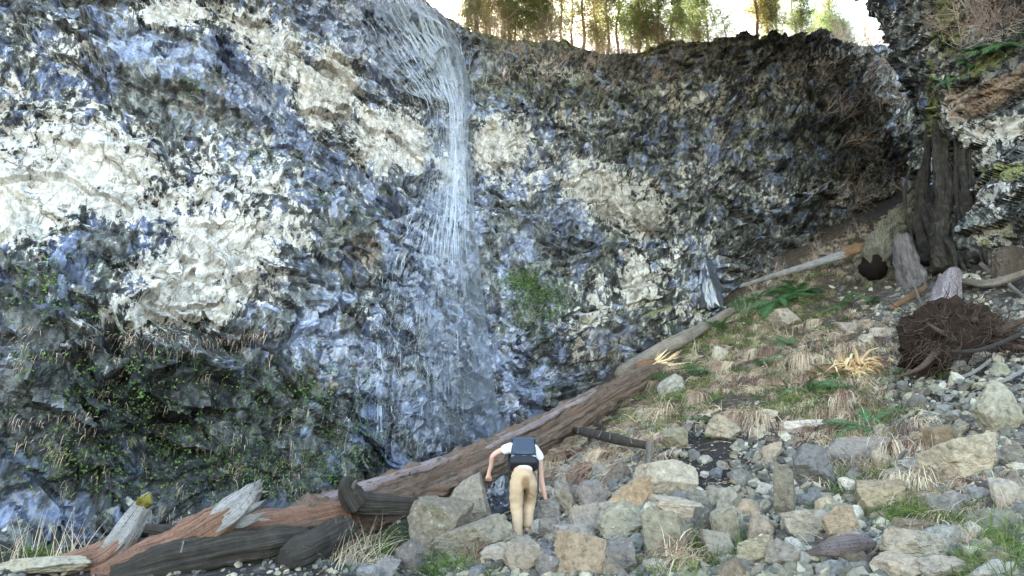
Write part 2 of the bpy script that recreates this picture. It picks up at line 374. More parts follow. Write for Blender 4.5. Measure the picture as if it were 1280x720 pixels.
gz = gz + .22 * fbm(G3 / 1.7, 3, 3) + .10 * (fbm(G3 / .45, 9, 3)) + .05 * rocky * cells(np.stack([gx / .35, gy / .35, gz * 0], -1), 5)
gz = gz + .10 * grassy * np.abs(fbm(G3 / .6 + 4, 23, 3))
ground = link("ground", mesh("ground", np.stack([gx, gy, gz], -1), grid_quads(len(GY), len(GX)), smooth=True,
    attrs={'mask': np.stack([np.clip(grassy + .35 - soilm, 0, 1), .35 * grassy * (gpy < 560) , np.clip(rocky * .9 - soilm, 0, 1)], -1).reshape(-1, 3)}), mat_ground())
tag(ground, kind='structure')
def gh(x, y):
    x = np.asarray(x, float); y = np.asarray(y, float)
    i = np.clip(np.searchsorted(GX, x) - 1, 0, len(GX) - 2); j = np.clip(np.searchsorted(GY, y) - 1, 0, len(GY) - 2)
    fx = np.clip((x - GX[i]) / (GX[i + 1] - GX[i]), 0, 1); fy = np.clip((y - GY[j]) / (GY[j + 1] - GY[j]), 0, 1)
    return (gz[j, i] * (1 - fx) + gz[j, i + 1] * fx) * (1 - fy) + (gz[j + 1, i] * (1 - fx) + gz[j + 1, i + 1] * fx) * fy
def ground_at(px, py, y0=4.0, y1=33.0):
    px = np.atleast_1d(np.asarray(px, float)); py = np.atleast_1d(np.asarray(py, float))
    Y = np.linspace(y0, y1, 700); P = Wp(px[:, None], py[:, None], Y[None]); below = P[..., 2] < gh(P[..., 0], P[..., 1])
    k = np.where(below.any(1), below.argmax(1), len(Y) - 1); out = P[np.arange(len(px)), k]
    out[:, 2] = gh(out[:, 0], out[:, 1]); return out
def gnormal(x, y, e=.25):
    return norm(np.stack([(gh(x - e, y) - gh(x + e, y)) / (2 * e), (gh(x, y - e) - gh(x, y + e)) / (2 * e), np.ones(np.shape(x))], -1))

# ------------------------------------------------------------------ cliff
J = np.array([(-30, 3, .4), (-20, 7.2, .5), (-13.5, 9.8, .6)] + [tuple(Wp(*p)) for p in JP] + [(20, 31.5, 13), (26, 33.5, 14.5), (34, 34, 15)])
al = np.concatenate([[0], np.cumsum(np.linalg.norm(np.diff(J[:, :2], axis=0), axis=1))])
ss = np.concatenate([np.arange(0, 8, .12), np.arange(8, al[-1], .042)])
Jc = np.stack([np.interp(ss, al, J[:, k]) for k in range(3)], -1)
kk = np.exp(-np.linspace(-2, 2, 41) ** 2); kk /= kk.sum()
for k in range(3):
    pad = np.pad(Jc[:, k], 20, mode='reflect', reflect_type='odd'); Jc[:, k] = np.convolve(pad, kk, 'valid')
SD = np.array([-.15, .99]); Jc[:, 0] += SD[0] * .8; Jc[:, 1] += SD[1] * .8
def Sb(h, left):
    return np.where(h < 0, .35 * h, np.where(h < 2.5, .22 * h, .55 + (.50 + .0 * left) * (h - 2.5)))
rimx = [-400, 300, 480, 530, 590, 650, 720, 800, 850, 1000, 1030, 1060, 1180, 1400]; rimy = [-330, -230, -70, -6, 38, 52, 62, 60, 56, 52, 48, 54, 56, 56]
hh = np.arange(0, 36, .05)
P = Jc[:, None] + np.stack([SD[0] * Sb(hh, 0), SD[1] * Sb(hh, 0), hh], -1)[None]
qx, qy = proj(P); over = qy < np.interp(qx, rimx, rimy)
over &= (hh[None] > 3)
HR = np.where(over.any(1), hh[over.argmax(1)], 34.0); HR = np.minimum(HR, 34)
HR = np.convolve(np.pad(HR, 20, mode='edge'), kk, 'valid')
NR = 640
vv = np.linspace(0, 1, NR)
H = -1.8 + (HR[:, None] + 1.8) * vv[None]
P = Jc[:, None] + np.stack([SD[0] * Sb(H, 0), SD[1] * Sb(H, 0), H], -1)
# plateau rows behind the rim
back = np.array([.3, .7, 1.2, 2, 3, 4.5, 6.5, 9, 13, 20, 40, 90, 250]); 
PB = P[:, -1:, :] + np.stack([SD[0] * back, back, .22 * np.minimum(back, 13) + .05 * back], -1)[None]
P = np.concatenate([P, PB], 1).transpose(1, 0, 2)       # rows, cols
cx, cy = proj(P)
Nb = norm(np.cross(np.gradient(P, axis=1), np.gradient(P, axis=0)))
# strata frame: beds dip down to the right on the left side
def rot_xz(Q, a):
    c, s = math.cos(a), math.sin(a); return np.stack([Q[..., 0] * c + Q[..., 2] * s, Q[..., 1], -Q[..., 0] * s + Q[..., 2] * c], -1)
Q = rot_xz(P, R(-30)); Qr = rot_xz(P, R(8)); wr = sst(560, 800, cx)[..., None]
warp = np.stack([fbm(P / 2.2, 31, 3), fbm(P / 2.2, 37, 3), fbm(P / 2.2, 41, 3)], -1)
Qw = Q + warp * .9; Qrw = Qr + warp * .8
disp = 1.5 * fbm(P / 6.0, 51, 2)
f1 = cells(Qw / np.array([2.6, 2.0, 1.2]), 61) * (1 - wr[..., 0]) + cells(Qrw / np.array([3.4, 2.2, 1.0]), 67) * wr[..., 0]
f2 = cells(Qw / np.array([.95, .8, .5]), 71) * (1 - wr[..., 0]) + cells(Qrw / np.array([1.0, .8, .4]), 77) * wr[..., 0]
f3 = cells(Qw / np.array([.36, .3, .2]), 81)
bl = 1 + .6 * blobs(cx, cy, [(1, 80, 560, 220, 110), (.8, 420, 480, 150, 60), (.8, 1000, 180, 160, 100)])
calm = 1 - .55 * blobs(cx, cy, [(1, 130, 220, 190, 80), (1, 250, 340, 90, 60), (.6, 330, 150, 90, 70)])
disp += (.42 * f1 * bl + .17 * f2 * bl) * calm + .085 * f3 * (.5 + .5 * calm) + .16 * fbm(P / .6, 91, 4) + .05 * fbm(P / .14, 97, 3)
LEDGES = [([(165, 398), (200, 368), (260, 350), (330, 374), (360, 400)], .40, 60), ([(120, 90), (200, 130), (285, 145), (330, 180)], .45, 60),
          ([(60, 500), (130, 475), (180, 455), (240, 480)], .55, 70), ([(100, 560), (150, 540), (215, 525)], .5, 50), ([(200, 495), (250, 480), (330, 500)], .6, 60),
          ([(300, 480), (370, 430), (440, 415), (520, 440)], .6, 70), ([(340, 250), (390, 300), (430, 330)], .4, 60), ([(470, 560), (540, 520), (620, 560)], .3, 40),
          ([(400, 40), (440, 50), (480, 90)], .4, 50), ([(590, 95), (640, 118), (700, 128), (780, 152)], .5, 60), ([(620, 290), (680, 325), (740, 330)], .5, 50),
          ([(700, 200), (800, 190), (900, 215), (980, 240)], .4, 45), ([(820, 120), (900, 140), (1000, 125), (1150, 150)], .6, 45), ([(860, 90), (950, 85), (1080, 105)], .6, 35),
          ([(940, 190), (1030, 175), (1140, 200)], .8, 60), ([(850, 300), (930, 270), (1000, 280)], .4, 45), ([(440, 330), (500, 310), (560, 330)], .35, 50), ([(0, 160), (70, 175), (140, 200), (200, 245)], .3, 60),
          ([(0, 420), (60, 400), (120, 430)], .45, 60), ([(20, 620), (120, 590), (210, 610), (300, 560)], .4, 50)]
zs_ = Qrw[..., 2] / 1.9 + .5 * fbm(P / 3.5, 131, 2); saw = zs_ - np.floor(zs_)
disp += wr[..., 0] * 1.5 * (saw * 1.0 - .5) * (sst(0, .08, 1 - saw)) * (.6 + .8 * vn(P / 2.5, 137))
zs2 = Qrw[..., 2] / .52 + .4 * fbm(P / 1.5, 133, 2); saw2 = zs2 - np.floor(zs2); disp += wr[..., 0] * .26 * (saw2 - .5) * sst(0, .1, 1 - saw2)
wob = 14 * fbm(P / .7, 111, 3)
for L, d, hgt in LEDGES:
    L = np.array(L, float); ly = np.interp(cx, L[:, 0], L[:, 1]); win = sst(L[0, 0] - 25, L[0, 0] + 10, cx) * (1 - sst(L[-1, 0] - 10, L[-1, 0] + 25, cx))
    dv = ly - cy + wob; disp += d * win * sst(-3, 4, dv) * np.exp(-np.maximum(dv, 0) / hgt) * (.6 + .6 * f2)
onp = np.zeros(P.shape[:2]); onp[NR:] = 1
disp *= 1 - .6 * onp; rr_ = np.arange(P.shape[0])[:, None] / NR; disp *= 1 - .45 * sst(.88, 1.0, rr_) * (1 - sst(450, 560, cx) * 0)
disp -= .25 * sst(.9, 1., rr_)
zmin = np.zeros_like(disp)
dirv = norm(Nb + np.array([0, -.25, -.05])); 
if (Nb[..., 1].mean() > 0): Nb = -Nb; dirv = norm(Nb + np.array([0, -.25, -.05]))
dirv[NR:] = np.array([0, 0, 1.0]); 
PC = P + dirv * disp[..., None]
PX, PY = proj(PC)
# rock colours, with blue sky sheen painted in, laid on the surface where the photo shows it
WH = [(1.15, 130, 215, 200, 78, 8), (1.0, 40, 270, 90, 46), (1.2, 255, 305, 105, 62), (1.1, 240, 378, 90, 28, -10), (.5, 110, 120, 130, 50, 20), (.45, 90, 120, 100, 50, 20), (.6, 20, 150, 50, 40), (1.1, 225, 12, 50, 20), (1.1, 340, 60, 75, 28, 38),
      (1.2, 410, 110, 40, 52, 20), (1.05, 490, 175, 62, 45, 30), (.7, 560, 215, 30, 40), (1.2, 622, 185, 38, 36, 20), (.5, 660, 210, 60, 40), (1.25, 755, 240, 55, 32, 20), (1.1, 805, 270, 34, 23), (1.1, 795, 350, 24, 38),
      (.5, 740, 380, 30, 40), (.5, 850, 330, 60, 60), (.6, 690, 88, 45, 14), (.5, 870, 130, 80, 30, 5), (.5, 900, 210, 60, 40), (.5, 985, 240, 60, 30), (.6, 960, 105, 60, 18), (.3, 1100, 230, 40, 60), (.4, 700, 150, 80, 30), (.5, 1020, 80, 40, 15), (.5, 720, 410, 30, 50),
      (.5, 60, 60, 60, 40), (.3, 480, 350, 60, 60), (.45, 880, 400, 80, 40)]
white = blobs(PX, PY, WH) - blobs(PX, PY, [(.5, 210, 200, 50, 45, 60), (.5, 215, 120, 80, 28, 15), (.5, 190, 245, 16, 40, 25), (.4, 280, 215, 14, 35, 15), (.6, 150, 300, 60, 25)])
wet = blobs(PX, PY, [(1, 300, 150, 120, 60, 45), (1, 180, 60, 100, 35, 15), (1, 450, 60, 130, 80, 40), (1, 560, 330, 170, 300), (1, 420, 420, 130, 120), (.45, 350, 560, 220, 160), (.5, 120, 620, 200, 70), (.9, 700, 250, 110, 90), (1, 880, 340, 40, 40), (.8, 30, 460, 90, 90), (.6, 880, 110, 200, 50), (.5, 950, 250, 200, 150), (.9, 780, 430, 60, 60)])
sky_sheen = blobs(PX, PY, [(.9, 180, 60, 90, 30, 15), (1, 320, 120, 110, 32, 48), (.8, 400, 230, 60, 50, 40), (1, 440, 50, 100, 50, 40), (1, 560, 330, 80, 200), (.95, 400, 430, 100, 55, -20), (.9, 540, 520, 110, 70), (.9, 700, 250, 80, 60, 20), (.7, 650, 170, 50, 30), (.9, 640, 470, 60, 60), (.75, 40, 520, 90, 30, -20), (.7, 170, 590, 70, 30, -15), (.8, 60, 640, 120, 30), (.7, 330, 640, 60, 40), (.7, 300, 470, 60, 25, -10), (1, 880, 340, 30, 40), (.6, 900, 180, 70, 40), (.55, 960, 95, 60, 20), (.5, 840, 300, 60, 40), (.6, 60, 100, 50, 25), (.6, 70, 315, 60, 25), (.7, 770, 440, 40, 40)])  # where the sky's blue reflection is painted into the wet rock colour
sky_sheen = np.maximum(sky_sheen, .46 * blobs(PX, PY, [(1, 930, 180, 230, 120)])); sky_sheen = np.maximum(sky_sheen, .20 + .16 * (1 - sst(640, 760, PX))) - blobs(PX, PY, [(.65, 150, 510, 200, 100), (.35, 230, 600, 160, 40), (.25, 220, 150, 70, 30, 40), (.1, 1000, 200, 160, 90), (.25, 430, 300, 70, 30, 20), (.2, 620, 320, 40, 60), (.25, 420, 520, 50, 40)])
up = norm(np.cross(np.gradient(PC, axis=1), np.gradient(PC, axis=0))); up *= np.sign(-up[..., 1:2] + 1e-6); upz = np.clip(up[..., 2], 0, 1)
moss = blobs(PX, PY, [(.75, 720, 115, 190, 40, 8), (.6, 900, 90, 260, 50), (.75, 1000, 160, 180, 70), (.7, 1000, 205, 50, 25), (.5, 840, 260, 200, 100), (.6, 1100, 280, 80, 70), (.6, 640, 30, 80, 60), (.5, 850, 400, 120, 60), (.55, 860, 60, 300, 40), (.55, 950, 130, 220, 30), (.4, 870, 200, 160, 30)])
moss = moss * (.42 + 1.4 * upz) + .35 * blobs(PX, PY, [(1, 120, 560, 260, 110), (.8, 370, 560, 80, 80), (.9, 440, 290, 40, 25), (.9, 310, 200, 25, 20), (.9, 660, 365, 30, 30), (.6, 400, 30, 50, 30)])
moss[NR - 8:] = np.maximum(moss[NR - 8:], .6)
brown = blobs(PX, PY, [(.35, 100, 560, 260, 120), (.6, 470, 310, 80, 50), (.4, 640, 40, 150, 40), (.25, 900, 55, 400, 12), (.2, 1110, 130, 50, 90), (.4, 1080, 240, 60, 40), (.5, 740, 440, 80, 60), (.5, 260, 130, 70, 40), (.5, 420, 470, 80, 40)])
brown = np.maximum(brown, onp * .9)
speck = blobs(PX, PY, [(1, 950, 200, 250, 160), (.8, 780, 350, 120, 120), (.7, 100, 100, 200, 80), (.2, 60, 420, 120, 80), (.6, 680, 180, 120, 80)])
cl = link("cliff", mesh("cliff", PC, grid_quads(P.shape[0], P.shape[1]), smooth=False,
    attrs={'mask': np.stack([white, wet, np.clip(moss, 0, 1)], -1).reshape(-1, 3), 'mask2': np.stack([brown, sky_sheen, speck], -1).reshape(-1, 3), 'rock_tone': (1 - .68 * blobs(PX, PY, [(1, 120, 520, 260, 110), (1, 280, 600, 180, 80), (.7, 30, 400, 90, 60)]) + .55 * blobs(PX, PY, [(1, 900, 150, 230, 110), (1, 1060, 130, 110, 80)])).ravel()}), mat_cliff())  # last attribute: dark rock darker at lower left, lighter at upper right
tag(cl, kind='structure')
# lookup: surface point seen at a photo pixel
sub = PC[:NR:2, ::2]; spx, spy = PX[:NR:2, ::2], PY[:NR:2, ::2]; ok = (spx > -200) & (spx < 1400) & (spy > -300) & (spy < 760)
CL = sub[ok]; CN = up[:NR:2, ::2][ok]; cpx, cpy = spx[ok], spy[ok]
kd = kdtree.KDTree(len(CL))
for i in range(len(CL)): kd.insert((cpx[i], cpy[i], 0), i)
kd.balance()
def cliff_at(px, py):
    best = min((CL[i][1], i) for _, i, _ in kd.find_n((px, py, 0), 4)); return CL[best[1]].copy(), CN[best[1]]
rim = PC[NR - 1]

# ------------------------------------------------------------------ rocky buttress on the right (nearer than the cliff)
KB = np.array([tuple(Wp(1185, 215, 31.0)), tuple(Wp(1168, 240, 27.0)), tuple(Wp(1158, 290, 23.5)), tuple(Wp(1164, 330, 20.8)), tuple(Wp(1192, 338, 19.0)), tuple(Wp(1240, 338, 18.0)), tuple(Wp(1300, 338, 17.0)), tuple(Wp(1420, 340, 15.0)), tuple(Wp(1700, 345, 12.5))])
kl = np.concatenate([[0], np.cumsum(np.linalg.norm(np.diff(KB, axis=0), axis=1))]); ks = np.arange(0, kl[-1], .045)
K = np.stack([np.interp(ks, kl, KB[:, k]) for k in range(3)], -1)
for k in range(3):
    pad = np.pad(K[:, k], 20, mode='reflect', reflect_type='odd'); K[:, k] = np.convolve(pad, kk, 'valid')
tk = np.gradient(K, axis=0); nk = norm(np.stack([tk[:, 1], -tk[:, 0], 0 * tk[:, 0]], -1))
if nk[len(nk) * 2 // 3, 1] > 0: nk = -nk
HB = np.arange(-2, 15, .045); P = K[:, None] - nk[:, None] * (.16 * np.maximum(HB - 7.5, 0) * 2.2 + .0)[None, :, None] + np.stack([0 * HB, 0 * HB, HB], -1)[None]
PT = P[:, -1:] - nk[:, None] * np.array([.5, 1.2, 2.5, 5, 9, 16])[None, :, None] + np.array([[0, 0, .2], [0, 0, .5], [0, 0, .9], [0, 0, 1.6], [0, 0, 2.4], [0, 0, 3]])[None]
P = np.concatenate([P, PT], 1).transpose(1, 0, 2); bx, by = proj(P)
lift = 95 * sst(1175, 1290, bx)                                   # the overhang climbs to the right
yy = by + lift
d = 1.1 * np.exp(-((yy - 215) / 65.) ** 2) - .9 * np.exp(-((yy - 350) / 60.) ** 2) * sst(1180, 1225, bx) + .5 * np.exp(-((yy - 120) / 40.) ** 2)
d += .9 * fbm(P / 3.0, 151, 3) + .35 * cells(rot_xz(P, R(25)) / np.array([1.3, 1.2, .55]), 161) + .14 * cells(rot_xz(P, R(25)) / np.array([.5, .45, .18]), 167) + .09 * fbm(P / .3, 171, 4)
d += .10 * np.sin(rot_xz(P, R(30))[..., 2] * 16 + 3 * fbm(P / .8, 175, 2)) * blobs(bx, by, [(1, 1250, 130, 110, 60, -30)])
PBt = P + nk[None] * d[..., None] * np.where(np.arange(P.shape[0]) < len(HB), 1, .3)[:, None, None]
bx, by = proj(PBt)
white = .05 + blobs(bx, by, [(.8, 1240, 165, 55, 22, -12), (.55, 1190, 140, 22, 50), (.55, 1215, 190, 60, 30), (.45, 1230, 240, 60, 40), (.5, 1190, 60, 40, 60), (.4, 1240, 300, 40, 30)])
brown = blobs(bx, by, [(1.1, 1240, 118, 80, 22, -28), (.9, 1195, 125, 26, 18, -60), (.6, 1200, 20, 60, 60)])
moss = blobs(bx, by, [(.9, 1185, 30, 30, 50), (.8, 1255, 215, 40, 14), (.9, 1165, 180, 12, 120), (.8, 1240, 75, 60, 12, -30), (.5, 1240, 300, 60, 40), (.6, 1180, 250, 20, 80)])
bt = link("rock_buttress", mesh("rock_buttress", PBt, grid_quads(P.shape[0], P.shape[1]), attrs={'mask': np.stack([white, .25 + 0 * white, moss], -1).reshape(-1, 3), 'mask2': np.stack([brown, 0 * brown, white * 0 + .7], -1).reshape(-1, 3), 'rock_tone': np.ones(brown.size)}), cl.data.materials[0])
tag(bt, kind='structure')
BP, bqx, bqy = PBt.reshape(-1, 3), bx.ravel(), by.ravel()
def buttress_at(px, py):
    m = np.argsort((bqx - px) ** 2 + (bqy - py) ** 2)[:4]; return BP[m[np.argmin(BP[m, 1])]].copy()

# ------------------------------------------------------------------ waterfall
M_water = NT("falling_water")
_d = M_water.bsdf((.92, .95, 1.0), .35, .6); _t = M_water.n("ShaderNodeBsdfTranslucent"); _t.inputs[0].default_value = (.92, .95, 1, 1)
_x = M_water.n("ShaderNodeMixShader"); _x.inputs[0].default_value = .45; M_water.l(_d, _x.inputs[1]); M_water.l(_t.outputs[0], _x.inputs[2])
_tr = M_water.n("ShaderNodeBsdfTransparent"); _y = M_water.n("ShaderNodeMixShader"); _y.inputs[0].default_value = .58; M_water.l(_x.outputs[0], _y.inputs[1]); M_water.l(_tr.outputs[0], _y.inputs[2]); M_water = M_water.done(_y.outputs[0])
LY = [-120, -30, 20, 60, 100, 130, 200, 300, 400, 500, 580]; LL = [420, 425, 445, 475, 512, 534, 536, 496, 468, 444, 425]; LR = [520, 522, 550, 572, 580, 583, 584, 590, 600, 612, 628]
A_ = Acc()
def fall_pts(u, y0, y1, n, jit):
    ys = np.linspace(y0, y1, n); xs = np.interp(ys, LY, LL) * (1 - u) + np.interp(ys, LY, LR) * u
    return xs + jit * fbm(np.stack([ys / 30., ys * 0 + u * 40, ys * 0 + jit], -1), 5, 2), ys
def strands(n, yr, lr, wr_, off, follow, umode):
    for k in range(n):
        u = umode(); y0 = rng.uniform(*yr); L = rng.uniform(*lr); m = max(4, int(L / 5))
        xs, ys = fall_pts(u, y0, y0 + L, m, 5 if follow else 2)
        if follow:
            p = np.array([cliff_at(x, y)[0] for x, y in zip(xs, ys)])
            q = p.copy(); q[1:-1] = (p[:-2] + p[1:-1] + p[2:]) / 3; q[:, 1] -= off + .03; p = q
            if np.abs(np.diff(p[:, 1])).max() > .9: continue
        else:
            a, b = cliff_at(xs[0], ys[0])[0], cliff_at(xs[-1], ys[-1])[0]
            Y = min(a[1], b[1]) - off * rng.uniform(.3, 1.6); p = Wp(xs, ys, Y + np.linspace(0, -.1, m)); 
        V, Qd, T = tube(p, 1.5 * rng.uniform(*wr_) * np.sin(np.linspace(.12, np.pi - .12, m)) ** .6, 3, cap=False)
        A_.add(V, Qd)
mid = lambda: float(rng.normal(.60, .26)); wide = lambda: float(rng.normal(.5, .36)); uni = lambda: rng.random(); core = lambda: float(np.clip(rng.normal(.75, .14), 0, 1.05)); low = lambda: float(np.clip(rng.normal(.45, .28), 0, 1))
strands(2000, (-60, 120), (6, 20), (.0015, .0048), .015, True, wide)
strands(600, (-60, 60), (14, 40), (.003, .008), .06, True, core)
strands(1300, (60, 300), (10, 50), (.0008, .0024), .25, False, core)
strands(450, (90, 320), (6, 24), (.002, .0045), .02, True, uni)
strands(600, (200, 540), (8, 36), (.0007, .0017), .5, False, mid)
strands(500, (300, 570), (5, 14), (.0015, .0035), .02, True, low)
for (x, y0, y1) in [(474, 425, 540), (478, 430, 520), (470, 90, 130)]:
    for k in range(5):
        a = cliff_at(x, y0)[0]; ys = np.linspace(y0 + rng.uniform(0, 30), y1, 10); V, Qd, T = tube(Wp(x + rng.normal() * 2 + 0 * ys, ys, a[1] - .25), .006, 3, cap=False); A_.add(V, Qd)
# loose drops of spray round the fall
nd = 42000; ys = rng.uniform(0, 1, nd) ** .8 * 560 - 10; uu = rng.normal(.6, .38, nd)
xs = np.interp(ys, LY, LL) * (1 - uu) + np.interp(ys, LY, LR) * uu
gyp = np.linspace(-20, 580, 61); Ymid = np.array([cliff_at(x, y)[0][1] for x, y in zip(np.interp(gyp, LY, (np.array(LL) + np.array(LR)) / 2), gyp)]); Ymid = np.convolve(np.pad(Ymid, 3, mode='edge'), np.ones(7) / 7, 'valid')
dp = Wp(xs, ys, np.interp(ys, gyp, Ymid) - rng.uniform(.1, 1.5, nd)); r_ = rng.uniform(.003, .008, nd)[:, None, None]
tet = np.array([[1, 0, -.5], [-.6, .8, -.5], [-.6, -.8, -.5], [0, 0, 2.2]]); V = dp[:, None] + tet[None] * r_ * .62
b0 = np.arange(nd)[:, None] * 4; A_.add(V.reshape(-1, 3), None, np.concatenate([b0 + np.array([[0, 2, 1]]), b0 + np.array([[0, 1, 3]]), b0 + np.array([[1, 2, 3]]), b0 + np.array([[2, 0, 3]])]))
wf_ = A_.build("waterfall", M_water); tag(wf_, kind='structure')

# spray: a bank of fine mist in front of the wall
def spray():
    ys = np.linspace(20, 600, 24); ring = []
    for y in ys:
        l, r = np.interp(y, LY, LL), np.interp(y, LY, LR); c = (l + r) / 2; w = (r - l) / 2 * 1.05 + 4; Yc = np.interp(y, gyp, Ymid) - .75
        th = np.linspace(0, 2 * np.pi, 16, endpoint=False); base = Wp(c, y, Yc); half = abs(Wp(c + w, y, Yc)[0] - base[0])
        ring.append(np.stack([base[0] + half * np.cos(th), base[1] + .75 * np.sin(th), base[2] + 0 * th], -1))
    V = np.array(ring).reshape(-1, 3); n = len(ys); i = np.arange(n - 1)[:, None] * 16 + np.arange(16)[None]; j = np.arange(n - 1)[:, None] * 16 + (np.arange(16)[None] + 1) % 16
    Q = np.stack([i, j, j + 16, i + 16], -1).reshape(-1, 4); V = np.vstack([V, V[:16].mean(0), V[-16:].mean(0)]); k = np.arange(16); e = len(V)
    T = np.vstack([np.stack([np.full(16, e - 2), (k + 1) % 16, k], -1), np.stack([np.full(16, e - 1), k + (n - 1) * 16, (k + 1) % 16 + (n - 1) * 16], -1)])
    m = NT("spray"); v = m.n("ShaderNodeVolumePrincipled"); v.inputs['Density'].default_value = SPRAY; v.inputs['Color'].default_value = (.93, .96, 1, 1); v.inputs['Anisotropy'].default_value = .2
    m.l(v.outputs[0], m.out.inputs[1]); o = link("spray", mesh("spray", V, Q, T), m.m); tag(o, kind='stuff'); return o
SPRAY = .38
spray()

# ------------------------------------------------------------------ rocks
def sphere_dirs(sub):
    import bmesh
    bm = bmesh.new(); bmesh.ops.create_icosphere(bm, subdivisions=sub, radius=1); V = np.array([v.co[:] for v in bm.verts]); F = np.array([[v.index for v in f.verts] for f in bm.faces]); bm.free(); return norm(V), F
SPH = {k: sphere_dirs(k) for k in (1, 2, 3, 4, 5)}
def rock_mesh(seed, dims=(1, 1, 1), planes=11, sub=4, rough=.024, soft=70, box=.5):
    r_g = np.random.default_rng(seed); D, F = SPH[sub]
    N = norm(r_g.normal(size=(planes, 3))); c = r_g.uniform(.72, 1.0, planes)
    ax = np.eye(3); q = norm(ax + r_g.normal(size=(3, 3)) * .30); N = np.vstack([N, q, -q]); c = np.concatenate([c, r_g.uniform(.62, .85, 6) + (1 - box) * .2])
    dt = np.maximum(D @ N.T, 1e-3); rr = c[None] / dt; rr = (np.sum(rr ** -soft, 1)) ** (-1 / soft)
    V = D * rr[:, None]
    V = V * (1 + rough * 2.2 * fbm(V * 3 + seed, seed % 97, 3)[:, None] + rough * 1.3 * fbm(V * 9 + seed, seed % 89, 3)[:, None])
    V = V + D * (rough * 2.6 * cells(V * 2.6 + seed * .37, seed % 61))[:, None]
    mx = np.abs(V).max(0); V = V / mx * np.array(dims)
    return V, F
M_rock = mat_rock("scree_rock"); M_scree = mat_rock("scree_stone", 'attr'); M_wetrock = NT("wet_rock")
_co = M_wetrock.coord(kind='pos'); _n = M_wetrock.noise(_co, 6, 7, .65)
M_wetrock = M_wetrock.done(M_wetrock.bsdf(M_wetrock.ramp(_n, [(.3, (.02, .022, .03)), (.6, (.07, .075, .095)), (.75, (.14, .14, .15))]), .35, .9, M_wetrock.bump(_n, .1, .9), Coat_Weight=.8, Coat_Roughness=.2, Coat_IOR=1.7))
GREY, BLUE, TAN, PALE, GREEN, BROWN, DARK = (.26, .245, .225), (.18, .18, .19), (.34, .27, .20), (.48, .44, .38), (.25, .235, .18), (.20, .155, .11), (.10, .10, .10)
import re
placed = []; anchors = []
def boulder(px, py, w, h, label, col=GREY, rot=0, tilt=0, planes=9, seed=None, deep=.8, mat=None, cat="boulder", name="boulder", Y=None, rough=.024, box=.5):
    """px,py: middle of the visible part, w,h: seen size in photo pixels"""
    g = ground_at(px, py + h * .46)[0] if Y is None else Wp(px, py + h * .46, Y)
    sc = g[1] / FPX * 1.03; W, H = w * sc, h * sc
    seed = seed or int(px * 7 + py * 13)
    V, F = rock_mesh(seed, (W / 2 * 1.02, W / 2 * deep, H * .62), planes, 5 if w > 45 else 4, rough, box=box)
    c, s = math.cos(R(tilt)), math.sin(R(tilt)); V = np.stack([V[:, 0] * c - V[:, 2] * s, V[:, 1], V[:, 0] * s + V[:, 2] * c], -1)
    c, s = math.cos(R(rot)), math.sin(R(rot)); V = np.stack([V[:, 0] * c - V[:, 1] * s, V[:, 0] * s + V[:, 1] * c, V[:, 2]], -1)
    o = link(name, mesh(name, V, None, F), mat or M_rock, loc=(g[0], g[1] + W * .25 * deep, g[2] + H * .42))
    mu = sum(col) / 3; col = [mu * .2 + c_ * .8 for c_ in col]; o.color = (col[0] * 1.03, col[1] * .90, col[2] * .81, 1); tag(o, label, cat); anchors.append((px, py, re.split(r' (?:in|at|on|of|with|by|right|left|behind|beside|under|below|above|between|lying|resting|wedged|against|cut|half|joined|from|leaning|standing|overhanging|near|that|the|set|tilted|beneath|high|just|among)\b', label)[0])); placed.append((g[0], g[1] + W * .2, max(W, H) * .5)); return o
B = boulder
B(545, 660, 80, 72, "big blocky brown-grey boulder left of the climber below the log", (.21, .20, .165), 20, -8, 7)
B(584, 636, 54, 60, "pointed grey boulder wedged behind the big blocky boulder beside the log", (.30, .295, .26), -15, 12, 7)
B(617, 622, 46, 44, "dark wet blue-grey rounded rock just left of the climber's legs", DARK, 0, 0, 14, mat=M_wetrock)
B(592, 681, 108, 42, "long mossy slab with a dark face in front of the climber's feet", (.25, .25, .21), -8, 14, 8, box=.7)
B(622, 694, 40, 28, "small pale grey rock under the long mossy slab", (.38, .38, .37))
B(688, 664, 32, 20, "flat grey rock right behind the climber's feet", (.25, .25, .25))
B(688, 641, 34, 26, "grey rock the climber rests a hand on", (.24, .245, .25), 10, -10)
B(832, 600, 68, 46, "large pale grey blocky boulder at the foot of the dark soil patch", (.40, .39, .34), 12, -6, 6, box=.8)
B(796, 622, 56, 38, "tan boulder with a broken ochre face below the pale blocky boulder", (.38, .29, .18), -20, 8, 7)
B(857, 638, 68, 26, "flat pale slab lying under the large pale blocky boulder", (.46, .43, .36), 0, -4, 7, box=.8)
B(779, 658, 56, 44, "lichen-grey rounded boulder below the tan boulder", (.29, .30, .24), 10, 0, 13)
B(836, 680, 64, 60, "round mossy boulder with a bite-shaped hollow near the lower edge", (.25, .25, .19), 0, -10, 14)
B(830, 660, 46, 24, "greenish grey cap rock resting on the round mossy boulder", (.31, .32, .27), 0, 6)
B(727, 700, 56, 48, "tan-brown blocky boulder at the lower edge right of the climber", (.33, .27, .19), 8, 0, 7, box=.8)
B(774, 701, 46, 42, "blue-grey flat-topped rock beside the tan-brown blocky boulder", BLUE, -14, -8, 8)
B(722, 674, 58, 30, "pale blue-grey rock above the tan-brown blocky boulder", (.29, .30, .31), 0, 5, 10)
B(741, 655, 60, 38, "broad grey boulder between the climber and the lichen-grey boulder", (.27, .27, .26), 20, 4, 9)
B(741, 620, 36, 40, "greyish wedge-shaped rock right of the climber's hand", (.24, .24, .25), 5, 30, 8)
B(708, 623, 30, 38, "small upright grey rock between the climber and the log branch", (.25, .25, .24), 0, 8)
